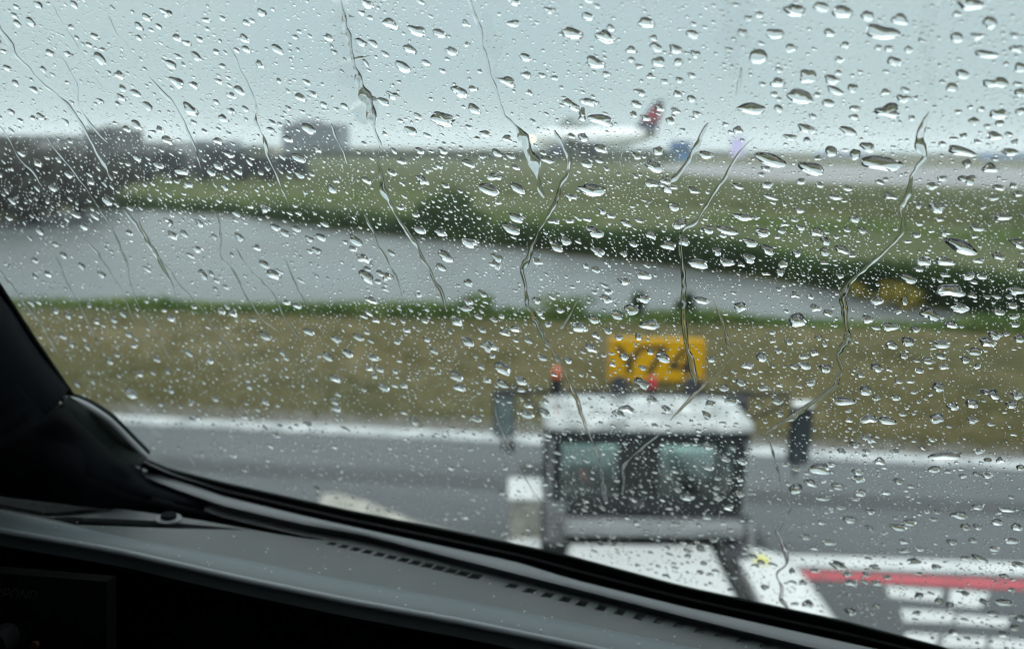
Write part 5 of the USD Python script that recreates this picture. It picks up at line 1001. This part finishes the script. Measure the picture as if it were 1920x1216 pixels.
def backdrop(x, y):
    """What stands behind a drop, in words one can find in the photograph."""
    if y < 235: return ('against the pale sky over the thicket at left' if x < 230 else 'against the pale sky around the tallest block' if x < 660 else 'against the pale sky left of the airliner' if x < 990 else 'against the pale sky above the airliner' if x < 1260 else 'against the pale sky between tail fin and zigzag rivulet' if x < 1690 else 'against the pale sky right of the zigzag rivulet') if y > 120 else ('against the top band of sky at upper left' if x < 640 else 'against the top band of sky above the bushes' if x < 990 else 'against the top band of sky above the airliner' if x < 1280 else 'against the top band of sky above the runway' if x < 1600 else 'against the top band of sky in the upper right corner')
    if y < 310: return 'in front of the thicket and trucks at left' if x < 520 else 'in front of the tallest block and distant trees' if x < 960 else 'in front of the airliner' if x < 1260 else 'in front of the far runway and blue hangars'
    if x < 230 and y < 410: return 'in front of the dark thicket'
    wy0, wy1 = np.interp(x, [230, 640, 1000, 1280, 1500, 1700, 1920], [391, 432, 470, 504, 534, 574, 604]), np.interp(x, [50, 640, 1120, 1600, 1920], [566, 583, 594, 607, 617])
    if y < wy0: return 'in front of the meadow left of the widest rivulet' if x < 740 else 'in front of the meadow around the dark bushes' if x < 985 else 'in front of the meadow below the airliner' if x < 1215 else 'in front of the meadow below the violet panel' if x < 1440 else 'in front of the meadow left of the thickest zigzag rivulet' if x < 1680 else 'in front of the meadow right of the thickest zigzag rivulet'
    if y < wy1 + 6: return 'in front of the left third of the wet taxiway' if x < 600 else 'in front of the wet taxiway left of the upright weeds' if x < 1180 else 'in front of the wet taxiway at and beyond the upright weeds'
    if 1010 < x < 1420 and y > 735: return 'in front of the tug cab' if y < 1000 else 'in front of the white tug deck'
    if y < np.interp(x, [0, 1020, 1920], [770, 812, 858]): return 'in front of the dry grass at left' if x < 900 else 'in front of the yellow sign and nearby grass' if x < 1420 else 'in front of the dry grass right of the yellow sign' if x < 1660 else 'in front of the dry grass in the far right strip'
    if 1360 < x < 1570 and y > 1020: return 'in front of the white tug fender'
    return 'in front of the near wet pavement left of the tug' if x < 1100 else 'in front of the wet pavement beside the tug cab' if y < 1045 and x < 1680 else 'in front of the near wet pavement by the right frame edge' if y < 1045 else 'in front of the red and white ground lines'
SPECIAL = {(1493, 600): 'round raindrop with a jet-black cap over the wet taxiway', (1665, 209): 'plump pointed raindrop with a dark cap in the sky at right', (1820, 8): 'wide raindrop cut by the top edge at upper right',
           (1655, 62): 'broad pale lens-shaped raindrop high in the sky at right', (1652, 307): 'widest boat-shaped raindrop low at the right skyline', (1803, 464): 'long ragged raindrop over the meadow at far right', (1445, 300): 'wide arched raindrop just right of the violet panel',
           (1500, 182): 'big slanted raindrop midway between tail fin and right edge', (1515, 143): 'peaked raindrop like a small tent in the sky at right', (832, 224): 'large slanted raindrop in the sky left of the airliner', (1127, 225): 'flat wide raindrop just above the airliner fuselage',
           (1782, 546): 'flat boat-shaped raindrop over the right end of the taxiway', (1108, 356): 'large dark-topped raindrop on the meadow under the airliner', (357, 206): 'largest raindrop in the sky at left, flat and slanted', (915, 651): 'largest raindrop over the dry grass left of centre',
           (1367, 175): 'tilted raindrop at the foot of the dark dribble', (1773, 855): 'flattest, longest raindrop on the white edge line at right', (1858, 739): 'widest raindrop over the dry grass at right edge'}
used_special = set()
inside = (kept[:, 0] > -5) & (kept[:, 0] < W + 5)
kept = kept[np.argsort(~inside, kind='stable')]
big = kept[:300]; rest = kept[300:]
names, where_ = {}, {}
for i, (x, y, w_, h_) in enumerate(big):
    for (sx, sy), text in SPECIAL.items():
        if abs(x - sx) < 9 and abs(y - sy) < 9 and (sx, sy) not in used_special: names[i] = text; used_special.add((sx, sy)); break
    else: where_.setdefault(backdrop(x, y), []).append(i)
for b_, ids in where_.items():
    pick = lambda key, word: ids and names.setdefault(min((i for i in ids if i not in names), key=key, default=-1), f'{word} raindrop {b_}')
    size = lambda i: big[i, 2] * big[i, 3]
    pick(lambda i: -size(i), 'biggest')
    if len(ids) > 6: pick(lambda i: -size(i), 'second biggest')
    left_ = [i for i in ids if i not in names]
    for i in left_:
        form = big[i, 2] / big[i, 3]
        names[i] = ('long flat' if form > 2.3 else 'oval' if form > 1.55 else 'rounded') + ' raindrop ' + b_
names.pop(-1, None)
for i, (x, y, w_, h_) in enumerate(big):
    b_ = backdrop(x, y)
    obj('raindrop', drop_mesh(x, y, w_, h_, 1000 + i), M['water'], smooth=True, label=names[i], category='raindrop', group='raindrops ' + b_)
small = [drop_mesh(rest[:, 0], rest[:, 1], rest[:, 2], rest[:, 3], 2, nseg=18)]
for grp in ODD:
    for q in grp: small.append(drop_mesh(*[np.array([v]) for v in q], 77 + int(q[0]), irregular=0.3))
# drops too small to single out, thick on the glass everywhere
g = np.random.default_rng(99)
def fill(n, w0, w1, asp, grow, dens):
    out, tries = [], 0
    while len(out) < n and tries < n * 14:
        tries += 1
        x, y = g.uniform(-220, W + 220), g.uniform(-130, H)
        if g.uniform() > dens(x, y): continue
        w_ = w0 * (w1 / w0) ** (g.uniform() ** 1.7)
        h_ = w_ * asp(y) * g.uniform(0.6, 1.35) * np.interp(x, [0, 900], [0.75, 1.0])
        if claim(x, y, w_, h_, grow): out.append((x, y, w_, h_))
    return np.array(out)
clump = lambda x, y: 0.12 + 0.88 * float(meshkit.noise(np.array([x / 70.0, y / 70.0, 3.3]), 5)) ** 1.8
asp = lambda y: np.interp(y, [0, 300, 700, 1100], [0.60, 0.50, 0.44, 0.36])
cabin = lambda x, y: 1.0 if (1010 < x < 1410 and 790 < y < 1120) or (1350 < x < 1560 and y > 1040) or (x < 560 and 290 < y < 420) else 0.0
extra = fill(330, 10, 24, asp, 1.05, cabin)
mid = fill(1350, 9, 22, asp, 1.0, lambda x, y: clump(x, y) * (0.75 if y < 250 else 1.0))
sm = fill(6800, 4.6, 10.5, asp, 0.95, lambda x, y: clump(x, y))
def dens_fine(x, y): return clump(x * 1.7, y * 1.7) * np.interp(y, [0, 200, 300, 560, 640, 760, 1000], [0.35, 0.55, 1, 1, 0.5, 0.6, 0.8])
fine = fill(15000, 2.8, 6.2, asp, 1.0, dens_fine)
small += [drop_mesh(extra[:, 0], extra[:, 1], extra[:, 2], extra[:, 3], 6, rings=(1.0, 0.92, 0.75, 0.45), nseg=18), drop_mesh(mid[:, 0], mid[:, 1], mid[:, 2], mid[:, 3], 3, rings=(1.0, 0.92, 0.72, 0.4), nseg=16, irregular=0.24), drop_mesh(sm[:, 0], sm[:, 1], sm[:, 2], sm[:, 3], 4, lift=0.78, rings=(1.0, 0.9, 0.7, 0.35), nseg=11, irregular=0.22), drop_mesh(fine[:, 0], fine[:, 1], fine[:, 2], fine[:, 3], 5, lift=0.85, rings=(1.0, 0.7), nseg=7, irregular=0.1)]
obj('fine_raindrops', small, M['water'], smooth=True, kind='stuff', label='countless small raindrops speckling the windshield between the larger ones', category='raindrops')
# ---------------------------------------------------------------- haze
M['haze'] = usdkit.material(stage, '/World/Looks/rain_haze', {'v': ('principled_volume', {'color': (0.93, 0.97, 0.98), 'density': 0.0004, 'anisotropy': 0.2})}, volume='v.volume')
hz = trimesh.creation.box(bounds=[[-2700, -260, -1.0], [2700, 2700, 45.0]])
obj('haze', hz, M['haze'], smooth=False, kind='stuff', label='pale rain haze filling the air over the airfield', category='haze')
print('drops', len(kept), len(mid), len(sm), len(fine), 'special', len(used_special), [k for k in SPECIAL if k not in used_special])
